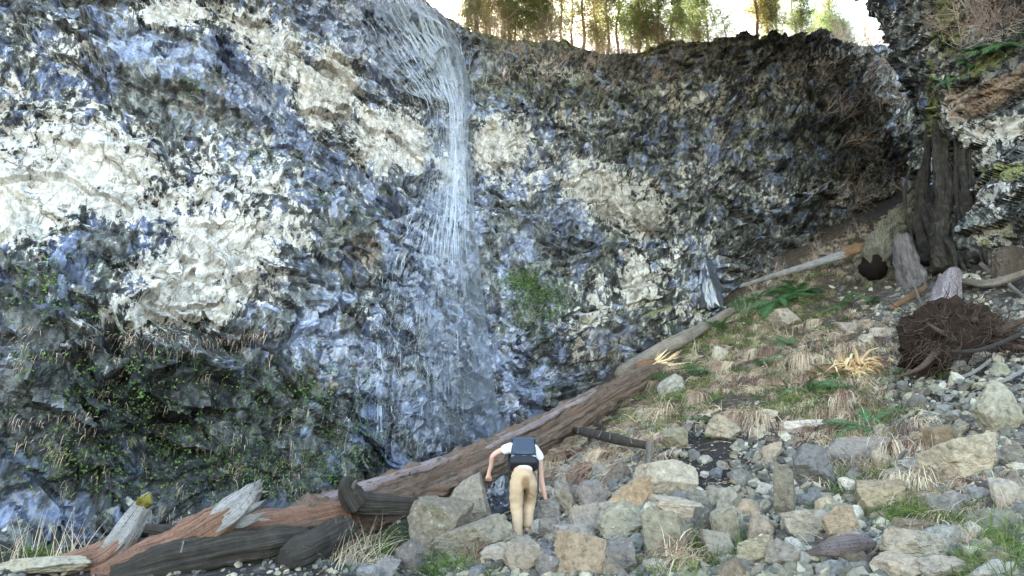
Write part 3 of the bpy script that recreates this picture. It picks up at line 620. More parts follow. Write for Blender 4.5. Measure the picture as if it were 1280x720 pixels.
B(770, 597, 56, 18, "dark brown slab tilted against the pale blocky boulder", (.17, .145, .12), 0, 32, 6, box=.9)
B(1022, 584, 60, 46, "big dark grey boulder half buried in dry grass", (.17, .18, .19), 10, 0, 10)
B(1072, 566, 76, 34, "long grey rock joined to the dark half-buried boulder", (.24, .24, .25), 0, -4, 10)
B(986, 620, 30, 66, "upright dark slab with a yellow lichen streak", (.19, .185, .15), 0, 4, 6, box=.9)
B(1221, 576, 92, 46, "very large pale slab overhanging a dark gap on the right", (.46, .44, .36), -10, 6, 6, box=.8)
B(1184, 552, 46, 36, "square brown block behind the very large pale slab", (.24, .19, .12), 12, 0, 6, box=.9)
B(1258, 515, 56, 64, "large pale green-grey boulder at the right edge", (.34, .35, .28), 0, 10, 9)
B(1112, 622, 66, 34, "tan and green boulder left of the grassy clump", (.34, .30, .20), 0, 6, 7)
B(1152, 690, 84, 36, "wide pale grey boulder near the lower right", (.36, .355, .31), 10, -5, 8)
B(1200, 634, 62, 26, "flat grey slab above the grassy clump on the right", (.27, .275, .29), 0, 4, 7, box=.8)
B(1160, 662, 60, 20, "low brown slab between the tan-green and wide pale boulders", (.23, .19, .15), 0, 2, 7, box=.8)
B(1060, 660, 48, 40, "sandy triangular rock behind the weathered chunk of wood", (.38, .31, .22), 0, 25, 6)
B(1020, 655, 70, 34, "wide pale grey rock left of the weathered chunk of wood", (.33, .33, .29), 0, -8, 8)
B(1132, 712, 70, 26, "pale smooth boulder cut by the lower edge", (.42, .39, .33), 0, 0, 12)
B(1190, 716, 60, 26, "second pale grey boulder cut by the lower edge", (.35, .35, .33), 0, 0, 12)
B(955, 668, 52, 42, "tan-grey faceted boulder in the middle of the scree", (.31, .27, .22), 20, -6, 7)
B(948, 696, 48, 34, "pale green-grey boulder below the faceted one", (.37, .38, .31), -10, 5, 8)
B(984, 700, 42, 36, "grey two-faced rock right of the pale green-grey boulder", (.27, .27, .26), 0, -6, 7)
B(935, 637, 36, 22, "small sand-coloured rock above the faceted boulder", (.42, .35, .26), 0, 0, 9)
B(914, 633, 40, 34, "grey-green cube-like rock below the dark soil patch", (.26, .27, .24), 0, -18, 7, box=.9)
B(909, 662, 38, 36, "mottled grey-brown rock left of the faceted boulder", (.30, .29, .22), 0, 10, 9)
B(884, 652, 28, 28, "small dark grey rock in the middle of the scree", DARK, 0, 0, 11)
B(903, 686, 40, 30, "dull grey slab under the mottled grey-brown rock", (.27, .27, .24), 0, 0, 8)
B(845, 549, 34, 30, "mossy grey rock above the large pale blocky boulder", (.25, .25, .18), 0, 0, 9)
B(906, 538, 50, 28, "pale tan rock below the drooping grass clump", (.36, .34, .27), 0, -12, 8)
B(958, 520, 34, 16, "pale slab set into the slope above the soil patch", (.42, .41, .35), 0, 0, 7)
B(966, 568, 26, 26, "square tan rock at the right of the dark soil patch", (.38, .34, .27), 0, 0, 6, box=.9)
B(957, 614, 24, 14, "small blue-white rock between dark stones", (.45, .48, .50), 0, 0, 7)
B(1008, 533, 52, 14, "smooth whitish slab lying flat in the dry grass", (.50, .50, .49), 0, 2, 9)
B(1063, 608, 24, 20, "small white rock on bare soil", (.56, .54, .50), 0, 0, 10)
B(1034, 634, 24, 16, "small pale tan rock beneath the white rock", (.40, .36, .27), 0, 0, 10)
B(1148, 585, 42, 18, "pale grey-blue rock in grass left of the very large slab", (.36, .37, .39), 0, 0, 9)
B(898, 345, 10, 8, "tiny pale rock near the wet cliff foot", (.4, .4, .38)) if False else None
B(128, 652, 56, 52, "wet blue-black block against the foot of the cliff on the left", DARK, 0, -6, 8, mat=M_wetrock)
B(40, 710, 120, 18, "long pale green slab at the lower left corner", (.40, .41, .34), 0, 4, 6, box=.9, deep=.5)
B(1085, 424, 22, 16, "small pale rock high on the grassy slope", (.42, .42, .37), 0, 0, 9)
B(1063, 408, 36, 16, "flat grey rock beside the ferns high on the slope", (.27, .26, .24), 0, 0, 7)
B(1106, 415, 30, 14, "whitish angular rock below the gap in the hollow log", (.46, .46, .43), 0, 0, 7)
B(1082, 404, 26, 10, "low tan slab below the hollow log", (.36, .32, .26), 0, 0, 7)
B(902, 443, 20, 18, "white lichen-spotted rock in the middle of the grass slope", (.42, .44, .40), 0, 0, 10)
B(843, 483, 40, 24, "bluish grey rock above the log with dry grass around", (.34, .37, .37), 0, 20, 7)
B(986, 396, 34, 26, "grey slab leaning below the big fern", (.30, .29, .26), 0, 30, 7)
B(882, 346, 44, 66, "wet blue block standing at the foot of the cliff behind the slope", DARK, 0, 2, 5, mat=M_wetrock, Y=22.6, box=1)
B(1272, 325, 50, 52, "dark brown rock leaning at the right edge beneath the buttress", (.09, .075, .06), 0, 0, 8)
B(1198, 322, 26, 24, "dark grey rock between the mossy roots", (.13, .13, .12), 0, 0, 9)
B(1270, 625, 40, 36, "pale grey slab cut by the right edge", (.38, .37, .33), 0, -20, 7)
B(512, 700, 40, 36, "dark grey rock below the big blocky boulder", (.15, .15, .15), 0, 0, 9)
B(480, 712, 40, 28, "grey-blue rock at the lower edge below the log", (.22, .23, .25), 0, 0, 9)
B(655, 700, 50, 38, "grey-brown faceted rock at the lower edge below the climber", (.29, .27, .23), 0, 10, 7)
B(690, 712, 36, 26, "small blue-grey rock at the lower edge below the climber", BLUE, 0, 0, 8)

# loose rocks: one set of shapes, copied as single objects
protos = [rock_mesh(900 + k, (.5, .42 + .1 * (k % 3), .30 + .07 * (k % 4)), 7 + k % 5, 3, .03, box=.4 + .1 * (k % 5)) for k in range(18)]
pm = [mesh("rock", V, None, F) for V, F in protos]
for m in pm: m.materials.append(M_rock)
cols = [GREY, BLUE, TAN, PALE, GREEN, BROWN, (.34, .32, .29), (.30, .26, .215), (.42, .385, .335), (.28, .27, .25)]
ZONES = [(560, 1280, 585, 728, .62, (.13, .38)), (1130, 1280, 400, 585, .22, (.10, .34)), (430, 560, 680, 730, .03, (.1, .28)), (690, 1000, 520, 600, .13, (.08, .25))]
cand = 0; cnt = 0; loose = []
while cnt < 235 and cand < 9000:
    cand += 1; z = ZONES[rng.choice(4, p=np.array([q[4] for q in ZONES]) / sum(q[4] for q in ZONES))]
    px, py = rng.uniform(z[0], z[1]), rng.uniform(z[2], z[3]); g = ground_at(px, py)[0]; s = rng.uniform(*z[5]) * (1 if rng.random() < .75 else .7)
    if any((g[0] - a) ** 2 + (g[1] - b) ** 2 < (.62 * (s * .5 + c)) ** 2 for a, b, c in placed): continue
    placed.append((g[0], g[1], s * .5)); o = link("rock", pm[rng.integers(18)]); o.location = (g[0], g[1], g[2] + s * .10); o.scale = (s, s, s * rng.uniform(.8, 1.2))
    n = gnormal(g[0], g[1]); o.rotation_euler = (-.5 * n[1] + rng.normal() * .25, .5 * n[0] + rng.normal() * .3, rng.uniform(0, 6.28))
    c = np.array(cols[rng.integers(len(cols))]) * rng.uniform(.6, 1.35); o.color = (*c, 1)
    loose.append((o, px, py, s, c)); cnt += 1
used = {}
for o, px, py, s, c in loose:
    ci = 'pale' if c.min() > .33 else 'tan' if c[0] > c[2] * 1.35 else 'bluish' if c[2] > c[0] else 'dark grey' if c.max() < .22 else 'grey'
    sz = 'small' if s < .17 else 'mid-sized' if s < .28 else 'larger'
    ak = sorted(anchors, key=lambda a: (a[0] - px) ** 2 + (a[1] - py) ** 2)[:5]; lab = None
    for a in ak:
        dx, dy = px - a[0], py - a[1]; w = 'left of' if dx < -abs(dy) else 'right of' if dx > abs(dy) else 'above' if dy < 0 else 'below'
        q = f"{sz} {ci} loose rock {w} the {a[2]}"
        if q not in used: lab = q; break
    if lab is None:
        a = ak[0]; lab = q = f"{sz} {ci} loose rock in the scree around the {a[2]}"
    used[lab] = 1; tag(o, lab, "rock", "loose rocks of the scree")
# small stones and chips: nobody could count them
SC = Acc(); small = [rock_mesh(700 + k, (.5, .4, .22 + .08 * (k % 3)), 6, 1 if k % 2 else 2, .03) for k in range(12)]
def stones(n, x0, x1, y0, y1, s0, s1, dens=None):
    px = rng.uniform(x0, x1, n); py = rng.uniform(y0, y1, n); g = ground_at(px, py); s = s0 * (s1 / s0) ** rng.random(n)
    for k in range(n):
        if abs(px[k] - 882) < 34 and abs(py[k] - 580) < 34 and s[k] > .05: continue
        V, F = small[rng.integers(12)]; e = rng.uniform(0, 6.28); t1, t2 = rng.normal(0, .3, 2); c_, s_ = math.cos(e), math.sin(e); nn_ = gnormal(g[k, 0], g[k, 1])
        v = V * s[k]; v = np.stack([v[:, 0] * c_ - v[:, 1] * s_, v[:, 0] * s_ + v[:, 1] * c_, v[:, 2]], -1)
        v[:, 2] += -(nn_[0] / nn_[2] * .7 + t1) * v[:, 0] - (nn_[1] / nn_[2] * .7 + t2) * v[:, 1]
        SC.add(v + g[k] + np.array([0, 0, s[k] * .12]), None, F, rng.random())
stones(3600, 560, 1290, 585, 735, .03, .14); stones(2000, 560, 1290, 560, 735, .09, .24); stones(350, 1060, 1290, 380, 600, .10, .26); stones(200, 690, 1000, 520, 600, .08, .2); stones(1500, 1080, 1290, 380, 600, .03, .18); stones(800, 690, 1000, 520, 610, .025, .11); stones(300, 420, 620, 640, 735, .03, .12)
stones(350, 0, 420, 690, 730, .03, .12); stones(500, 850, 1150, 380, 560, .03, .12); stones(250, 1040, 1290, 330, 400, .05, .25)
tag(SC.build("small_stones", M_scree), kind='stuff')

# ------------------------------------------------------------------ logs and wood
def log_part(name, P, r, mat, parent=None, ns=28, n=None, seed=0, ridge=.06, lump=.10, cap=True, flat=1.0, jag=0, smooth=True, ends=(0, 0)):
    P = np.asarray(P, float); L = np.linalg.norm(np.diff(P, axis=0), axis=1).sum(); n = n or max(12, int(L / .06)); n = int(n * 1.5); ns = int(ns * 1.3); C_ = smooth_path(P, n); rr = np.interp(np.linspace(0, 1, n), np.linspace(0, 1, len(r)), r)
    def rf(t, th, PP):
        q = np.stack([np.cos(th) * 1.1, np.sin(th) * 1.1, t * L * 1.1], -1); q2 = np.stack([np.cos(th) * 4.5, np.sin(th) * 4.5, t * L * .8], -1)
        q3 = np.stack([np.cos(th) * 3, np.sin(th) * 3, t * L * 5], -1)
        q4 = np.stack([np.cos(th) * 9, np.sin(th) * 9, t * L * 3], -1)
        return 1 + lump * 2.3 * fbm(q, seed, 3) + ridge * 3.0 * fbm(q2, seed + 9, 4) + ridge * 1.6 * fbm(q3, seed + 5, 3) + ridge * 1.5 * np.abs(fbm(q4, seed + 2, 3))
    V, Q, T = tube(C_, rr, ns, rf, cap)
    th = np.tile(np.arange(ns) / ns, n); tt = np.repeat(np.linspace(0, L, n), ns); g = np.stack([np.cos(th * 6.283) * .5 * 6, np.sin(th * 6.283) * .5 * 6, tt * .6], -1)
    if jag:                                                     # splintered end rings
        t, nn, bb = frames(C_); tv = np.repeat(t, ns, 0)
        w0 = np.zeros(n); w0[-3:] = [.2, .6, 1]; off = fbm(np.stack([th * 9, 0 * th, 0 * th + seed], -1), seed + 77, 2)
        V[:n * ns] += tv * (np.repeat(w0, ns) * off * jag)[:, None]
        if ends[0]: w1 = np.zeros(n); w1[:3] = [1, .6, .2]; V[:n * ns] -= tv * (np.repeat(w1, ns) * np.roll(off, 3) * jag)[:, None]
    if cap: g = np.vstack([g, [[9, 9, 0]], [[9, 9, 5]]])
    me = mesh(name, V, Q, T, smooth, {'grain': g}); return link(name, me, mat, parent)
def local(P, o): return [np.asarray(p) - np.asarray(o) for p in P]
M_bark = mat_wood("old_log_bark", [(.30, (.02, .014, .010)), (.41, (.10, .070, .048)), (.50, (.25, .17, .12)), (.58, (.23, .115, .065)), (.70, (.44, .33, .26))], (1.3, 1.3, .8), moss=.0)
M_mauve = mat_wood("weathered_top", [(.3, (.09, .07, .065)), (.5, (.30, .22, .20)), (.7, (.50, .42, .40))], (1, 1, .3), .6)
M_red = mat_wood("stripped_reddish_wood", [(.28, (.08, .045, .03)), (.45, (.32, .155, .09)), (.6, (.48, .26, .17)), (.75, (.62, .42, .32))], (1, 1, .25), .55)
M_silver = mat_wood("silver_driftwood", [(.28, (.12, .09, .07)), (.42, (.42, .37, .33)), (.6, (.66, .62, .58)), (.8, (.80, .77, .74))], (1, 1, .3), .6)
M_dkwood = mat_wood("dark_rotten_wood", [(.3, (.015, .012, .010)), (.5, (.07, .055, .04)), (.72, (.20, .17, .14))], (1, 1, .3))
M_palebark = mat_wood("pale_trunk_wood", [(.3, (.12, .085, .06)), (.5, (.36, .29, .22)), (.7, (.58, .50, .42))], (1, 1, .3), .7)
M_birch = mat_wood("silvery_bark", [(.32, (.04, .035, .03)), (.42, (.30, .28, .26)), (.6, (.52, .50, .49)), (.75, (.70, .68, .68))], (.6, .6, 2.0), .7)
M_mossb = mat_wood("mossy_log_bark", [(.3, (.03, .022, .016)), (.40, (.14, .11, .07)), (.50, (.36, .31, .20)), (.64, (.56, .50, .38))], (1.6, 1.6, 1.2), moss=.12, bumpd=.07)
M_rootb = mat_wood("root_bark", [(.3, (.015, .012, .010)), (.47, (.04, .03, .022)), (.58, (.13, .10, .075)), (.72, (.30, .25, .20))], (1.4, 1.4, 1.2), moss=.03, bumpd=.06)
M_orange = mat_wood("torn_orange_wood", [(.3, (.10, .05, .03)), (.45, (.30, .16, .08)), (.6, (.48, .28, .14)), (.75, (.68, .46, .26))], (1, 1, .15), .7)
M_split = mat_leaf("pale_splintered_wood", [(0, (.35, .16, .06)), (.35, (.62, .40, .19)), (1, (.78, .62, .38))], .05)
M_root = mat_plain("root_fibre", (.062, .040, .029), .9, .2, 30, .5)

def gl(px, py, lift):
    Y = np.linspace(4, 33, 2900); P = Wp(px, py, Y); b = P[:, 2] < gh(P[:, 0], P[:, 1]) + lift; return P[b.argmax() if b.any() else -1].copy()
# big fallen log: runs up the slope from the lower left
E = Wp(600, 600, 12.2)
fl = empty("fallen_log", E, "huge fallen trunk running up the slope behind the climber, mauve-grey on top", "log")
lp = [Wp(330, 676, 9.3), Wp(400, 655, 9.9), Wp(470, 631, 10.7), Wp(545, 603, 11.7), Wp(620, 572, 12.8), Wp(690, 536, 14.2), Wp(745, 503, 15.5), Wp(790, 478, 16.6), Wp(832, 456, 17.6)]
log_part("trunk", local(lp, E), [.24, .30, .31, .31, .30, .28, .24, .20, .13], M_bark, fl, 72, 230, 11, .17, .13, jag=.5)
# loosened mauve upper bark plates riding along the top of the trunk
def plate(name, path, r, mat, parent, seed, half=.9, tw=.0):
    C_ = smooth_path(path, 90); t, nn, bb = frames(C_); th = np.linspace(-half, half, 14)
    upv = norm(np.array([0, -.15, 1.]) - t * (t @ np.array([0, -.15, 1.]))[:, None]); sv = np.cross(t, upv)
    rr = np.interp(np.linspace(0, 1, 90), np.linspace(0, 1, len(r)), r)
    thw = th[None] * (1 + .5 * fbm(np.stack([np.linspace(0, 14, 90)[:, None] + 0 * th, np.sign(th)[None] + 0 * C_[:, :1], 0 * th[None] + 0 * C_[:, :1]], -1), seed, 3)) + tw
    rad = rr[:, None] * (1 + .10 * fbm(np.stack([thw * 3, np.linspace(0, 20, 90)[:, None] + 0 * th, 0 * thw], -1), seed + 3, 4))
    def lay(q): return C_[:, None] + q[..., None] * (np.cos(thw)[..., None] * upv[:, None] + np.sin(thw)[..., None] * sv[:, None])
    Vo, Vi = lay(rad + .035), lay(rad - .05); n, m = 90, 14; q = grid_quads(n, m); V = np.vstack([Vo.reshape(-1, 3), Vi.reshape(-1, 3)]); N_ = n * m
    rimi = np.concatenate([np.arange(m), (np.arange(1, n)) * m + m - 1, (n - 1) * m + np.arange(m - 2, -1, -1), np.arange(n - 2, 0, -1) * m]); r2 = np.roll(rimi, -1)
    Q = np.vstack([q[:, ::-1], q + N_, np.stack([rimi, r2, r2 + N_, rimi + N_], -1)])
    g = np.stack([thw * 1.5, 0 * thw, np.repeat(np.linspace(0, 6, 90)[:, None], 14, 1) * .8], -1).reshape(-1, 3)
    return link(name, mesh(name, V, Q, None, True, {'grain': np.vstack([g, g])}), mat, parent)
plate("bark_sheet", local(lp[1:7], E), [.31, .325, .325, .315, .295, .25], M_mauve, fl, 33, .62, -.22)
S_ = Acc()
for k in range(46):                                            # torn splinters at the broken upper end
    b = lp[-1] - E + rng.normal(size=3) * .12 - (lp[-1] - lp[-2]) * .25; dr = norm(lp[-1] - lp[-2] + rng.normal(size=3) * .35); V, Q, T = tube(np.array([b, b + dr * rng.uniform(.2, .45), b + dr * rng.uniform(.45, .9)]), [.035, .025, .004], 4); S_.add(V, Q, T, rng.random())
S_.build("splinters", M_split, fl)
# its torn side branch that crosses in front
E = Wp(480, 628, 9.9); sb = empty("broken_branch", E, "dark broken branch with a charred knob, in front of the huge log's lower end", "branch")
log_part("limb", local([Wp(432, 622, 9.7), Wp(452, 628, 9.8), Wp(490, 630, 9.9), Wp(530, 633, 10.1), Wp(560, 642, 10.3)], E), [.06, .14, .12, .09, .04], M_dkwood, sb, 28, 60, 41, .12, .16)
log_part("knob", local([Wp(446, 632, 9.75), Wp(436, 616, 9.68), Wp(433, 604, 9.62), Wp(438, 595, 9.6)], E), [.12, .13, .085, .02], M_dkwood, sb, 24, 40, 44, .3, .5)
log_part("splinter", local([Wp(440, 612, 9.6), Wp(444, 603, 9.55), Wp(446, 600, 9.5)], E), [.03, .02, .006], M_palebark, sb, 6, 6, 46)
# reddish driftwood snag
E = Wp(240, 690, 8.9); dw = empty("driftwood_snag", E, "reddish stripped log with a silver-white torn stub, dark rotten underside", "log")
log_part("trunk", local([Wp(118, 722, 8.6), Wp(170, 706, 8.7), Wp(240, 684, 8.95), Wp(310, 666, 9.2), Wp(370, 652, 9.5), Wp(440, 636, 9.9)], E), [.12, .19, .22, .21, .17, .12], M_red, dw, 44, 120, 51, .10, .14, jag=.25)
log_part("rotten_underside", local([Wp(140, 722, 8.5), Wp(200, 707, 8.6), Wp(270, 692, 8.8), Wp(330, 680, 9.0), Wp(390, 668, 9.3)], E), [.10, .18, .20, .18, .08], M_dkwood, dw, 32, 90, 53, .16, .2, jag=.3)
log_part("limb_base", local([Wp(190, 698, 8.8), Wp(235, 676, 8.85), Wp(270, 656, 8.87), Wp(296, 638, 8.88)], E), [.10, .19, .19, .13], M_red, dw, 36, 60, 54, .12, .14)
log_part("stub", local([Wp(258, 664, 8.82), Wp(285, 645, 8.84), Wp(305, 628, 8.86), Wp(318, 614, 8.86), Wp(325, 604, 8.84)], E), [.12, .15, .125, .09, .03], M_silver, dw, 30, 54, 55, .11, .14, jag=.10)
for k, (x, y, x2, y2, r0) in enumerate([(304, 638, 330, 626, .07), (300, 650, 333, 640, .06), (312, 622, 329, 610, .05), (296, 656, 322, 650, .05), (308, 630, 314, 612, .04), (314, 618, 330, 600, .035), (320, 612, 336, 614, .03), (306, 644, 338, 650, .04), (316, 616, 319, 598, .03)]):
    log_part("shard", local([Wp(x, y, 8.87), Wp((x + x2) / 2, (y + y2) / 2 + 2, 8.80), Wp(x2, y2, 8.74)], E), [r0 * .8, r0 * .55, .004], M_silver, dw, 12, 22, 58 + k, .2, .25)
# leftmost snag
E = Wp(110, 704, 8.8); ds = empty("driftwood_snag", E, "leftmost driftwood log, brown-red with a white upright stub topped by moss", "log")
log_part("trunk", local([Wp(10, 734, 8.55), Wp(50, 722, 8.6), Wp(95, 708, 8.7), Wp(130, 697, 8.8), Wp(152, 680, 8.85), Wp(164, 662, 8.87)], E), [.08, .12, .15, .17, .15, .08], M_red, ds, 32, 90, 61, .12, .18)
log_part("stub", local([Wp(122, 700, 8.78), Wp(145, 684, 8.82), Wp(161, 662, 8.84), Wp(174, 640, 8.85), Wp(183, 624, 8.85), Wp(187, 616, 8.85)], E), [.08, .15, .145, .115, .075, .02], M_silver, ds, 30, 66, 63, .11, .14, jag=.05)
log_part("moss_cap", local([Wp(176, 632, 8.80), Wp(182, 624, 8.80), Wp(187, 617, 8.80)], E), [.05, .085, .02], mat_plain("moss", (.15, .13, .03), .95, .1, 25, .5), ds, 16, 14, 65, .3, .5)
# grey log pieces lying behind them
E = Wp(225, 662, 10.3); lg = empty("log", E, "grey weathered pole lying behind the silver stubs", "log"); log_part("trunk", local([Wp(178, 660, 10.6), Wp(225, 664, 10.3), Wp(280, 664, 10.2), Wp(340, 660, 10.3)], E), [.05, .08, .08, .06], M_dkwood, lg, 20, 60, 71)
E = Wp(385, 690, 8.7); lg = empty("log", E, "short dark brown log end poking out under the huge log's lower end", "log"); log_part("trunk", local([Wp(356, 702, 8.5), Wp(385, 686, 8.8), Wp(430, 662, 9.5)], E), [.12, .17, .16], M_dkwood, lg, 28, 50, 73, .12, .2)
# pale trunk beyond the huge log
E = Wp(840, 430, 18.3); pt = empty("peeled_log", E, "slender pale peeled trunk lying uphill beyond the broken end of the huge log", "log")
log_part("trunk", local([gl(776, 466, .5), gl(812, 446, .42), gl(850, 426, .30), gl(882, 408, .22), gl(914, 388, .16)], E), [.15, .19, .17, .14, .10], M_palebark, pt, 24, 110, 81, .08, .1, jag=.3)
log_part("heartwood", local([gl(775, 474, .3), gl(805, 458, .3), gl(838, 446, .25)], E), [.10, .15, .05], M_orange, pt, 18, 50, 83, .14, .2, jag=.5)
# birch-like trunk
E = Wp(985, 340, 21); bl_ = empty("birch_log", E, "thin silvery trunk with an orange torn end, leaning on the slope by the mossy log", "log")
log_part("trunk", local([gl(912, 362, .10), gl(960, 347, .2), gl(1010, 332, .35), gl(1058, 317, .5)], E), [.05, .08, .11, .13], M_birch, bl_, 20, 110, 85, .03, .05)
log_part("torn_end", local([gl(1050, 319, .5), gl(1072, 312, .6), gl(1096, 303, .7)], E), [.12, .15, .05], M_orange, bl_, 16, 40, 87, .2, .25, jag=.4)
log_part("white_splinter", local([gl(1084, 309, .8), gl(1095, 303, .85), gl(1091, 297, .95)], E), [.05, .06, .01], M_silver, bl_, 6, 8, 88)
# hollow mossy log pointing down the slope
E = Wp(1105, 300, 20.2); hl = empty("hollow_log", E, "thick mossy hollow log pointing downhill below the buttress", "log")
log_part("trunk", local([gl(1146, 246, .2), gl(1135, 268, .35), gl(1120, 290, .45), gl(1105, 312, .5), gl(1092, 334, .5)], E), [.28, .36, .44, .48, .47], M_mossb, hl, 56, 130, 91, .20, .12, jag=.3)
ME = mat_plain("hollow_shade", (.012, .008, .006), .95, .1)
log_part("shade_plug", local([gl(1096, 329, .5), gl(1091.5, 335, .5)], E), [.35, .36], ME, hl, 30, 12, 93, .05, .09)  # solid near-black plug; its colour stands for the shade inside the log
E = Wp(1137, 330, 18.3); bs = empty("bark_slab", E, "upright slab of grey flaking bark between the hollow log and the mossy roots", "log")
log_part("slab", local([Wp(1128, 298, 18.9), Wp(1133, 325, 18.6), Wp(1140, 350, 18.2), Wp(1146, 366, 17.9)], E), [.20, .27, .30, .24], mat_wood("grey_flaking_bark", [(.3, (.06, .05, .045)), (.5, (.22, .18, .16)), (.7, (.42, .36, .33))], (1, 1, .6), bumpd=.05), bs, 28, 60, 95, .18, .14, jag=.3)
# mossy root columns under the buttress
for k, (path, r, lab) in enumerate([([(1172, 130, 19.6), (1176, 190, 19.2), (1180, 250, 18.8), (1176, 300, 18.5), (1184, 338, 18.2)], [.10, .15, .19, .22, .27], "thick mossy tree root column hanging down the left corner of the buttress"),
                                    ([(1200, 190, 18.8), (1206, 240, 18.4), (1214, 285, 18.1), (1222, 325, 17.8)], [.09, .12, .16, .21], "second bark-covered root column right of the thick mossy one"),
                                    ([(1163, 120, 20.2), (1158, 200, 20.0), (1150, 260, 19.8), (1158, 330, 19.4)], [.09, .11, .12, .16], "thin grey trunk hugging the left edge of the buttress")]):
    Pp = [Wp(*q) for q in path]; E = Pp[-1]; rt = empty("root_column", E, lab, "tree root"); log_part("root", local(Pp, E), r, M_rootb, rt, 36, 110, 101 + k, .22, .45)
    for j in range(3):
        off = np.array([rng.normal() * .28, -.12 + rng.normal() * .12, 0]); qq = [p_ + off + rng.normal(size=3) * .07 for p_ in Pp]; qq[-1][2] -= .15; log_part("hanging_root", local(qq[rng.integers(0, 2):], E), [.02, .045, .04, .03], M_rootb, rt, 8, 40, 300 + j + k * 9, .2, .4)
    for j in range(3):
        a = Pp[-2] + rng.normal(size=3) * .1; e_ = Pp[-1] + np.array([rng.normal() * .5, -.3 - .2 * j, -.25]); log_part("rootlet", local([a, (a + e_) / 2 + np.array([0, -.15, .1]), e_], E), [.1, .07, .03], M_rootb, rt, 10, 20, 120 + k * 5 + j)
# uprooted tree: trunk, cut patch, root plate
E = Wp(1195, 430, 13.6); ut = empty("uprooted_tree", E, "uprooted tree with peeling whitish trunk and a dark round root plate facing the camera", "tree")
log_part("trunk", local([Wp(1192, 343, 16.9), Wp(1186, 358, 16.0), Wp(1180, 378, 15.0), Wp(1179, 398, 14.1)], E), [.17, .24, .28, .36], mat_wood("peeling_bark", [(.3, (.10, .06, .05)), (.45, (.34, .24, .22)), (.6, (.62, .55, .55)), (.75, (.75, .7, .7))], (1.2, 1.2, .9), .7, bumpd=.04), ut, 32, 60, 131, .08, .12)
log_part("bark_scar", local([Wp(1176, 377, 14.72), Wp(1181, 383, 14.50)], E), [.09, .10], M_orange, ut, 14, 8, 133, .1, .2)
D_, F_ = SPH[4]; q = D_ * np.array([.98, .50, .70]); q[:, 1] *= np.where(D_[:, 1] < 0, .35, 1); q = q * (1 + .5 * fbm(D_ * 2.6, 141, 4) + .12 * cells(D_ * 5, 143))[:, None]
rpc = Wp(1201, 428, gl(1203, 462, 0)[1] + .25); rp = link("root_plate", mesh("root_plate", q + rpc - E, None, F_), mat_plain("root_soil", (.022, .014, .010), .95, .1, 22, .6), ut)
RT = Acc()
for k in range(420):
    d0 = norm(rng.normal(size=3) * np.array([1, .8, .8]) + np.array([0, -.5, -.1])); b = rpc - E + d0 * np.array([.8, .42, .6]); L = rng.uniform(.15, .6) * (1.8 if rng.random() < .15 else 1); p = [b]; dd = d0.copy()
    for j in range(6): dd = norm(dd + rng.normal(size=3) * .5 + np.array([-.12, 0, -.18])); p.append(p[-1] + dd * L / 6)
    V, Q, T = tube(p, np.linspace(1, .25, 7) * rng.uniform(.004, .012), 4, cap=False); RT.add(V, Q, None, rng.random())
for k in range(46):                                            # roots spreading from the plate's rim
    a = k / 46 * 6.283 + rng.normal() * .1; d0 = np.array([math.cos(a), -.25, math.sin(a)]); b = rpc - E + d0 * np.array([.68, .2, .46]); L = rng.uniform(.35, 1.0); p = [b]; dd = d0.copy()
    for j in range(7): dd = norm(dd + rng.normal(size=3) * .35 + np.array([0, 0, -.06])); p.append(p[-1] + dd * L / 7)
    V, Q, T = tube(p, np.linspace(1, .15, 8) * rng.uniform(.012, .03), 5, cap=False); RT.add(V, Q, None, rng.random())
RT.build("fine_roots", M_root, rp)
for j, (dx, dz, l) in enumerate([(-.95, -.5, 1.0), (.9, .35, .8), (1.0, -.2, .9), (-.3, -.9, .7), (.3, .8, .4), (-.7, .3, .5)]):
    b = rpc - E + np.array([dx * .6, -.2, dz * .4]); e_ = b + np.array([dx, -.35, dz]) * l; log_part("root", [b, (b + e_) / 2 + rng.normal(size=3) * .08, e_], [.07, .045, .015], M_root, rp, 10, 24, 150 + j)
# torn pale stump splinters left of the root plate
E = gl(1070, 470, 0); st = empty("splintered_stump", E, "splintered stump of fresh yellow wood lying left of the root plate", "stump")
log_part("stem", local([gl(1006, 470, .06), gl(1030, 466, .14), gl(1055, 462, .18)], E), [.05, .09, .12], M_orange, st, 16, 30, 161, .12, .2)
SP = Acc()
for k in range(300):
    b = np.array([rng.normal() * .2, rng.uniform(-.2, .2), rng.uniform(0, .3)]); dr = norm(np.array([rng.normal() + .2, -.4 + rng.normal() * .4, rng.normal() * .5 + .1])); L = rng.uniform(.06, .42) * rng.uniform(.5, 1.4)
    p = [b, b + dr * L * .5, b + dr * L + np.array([0, 0, -.12])]; V, Q, T = tube(p, np.array([.016, .014, .003]) * rng.uniform(.4, 2.0), 4); SP.add(V, Q, T, rng.random())
SP.build("splinters", M_split, st)
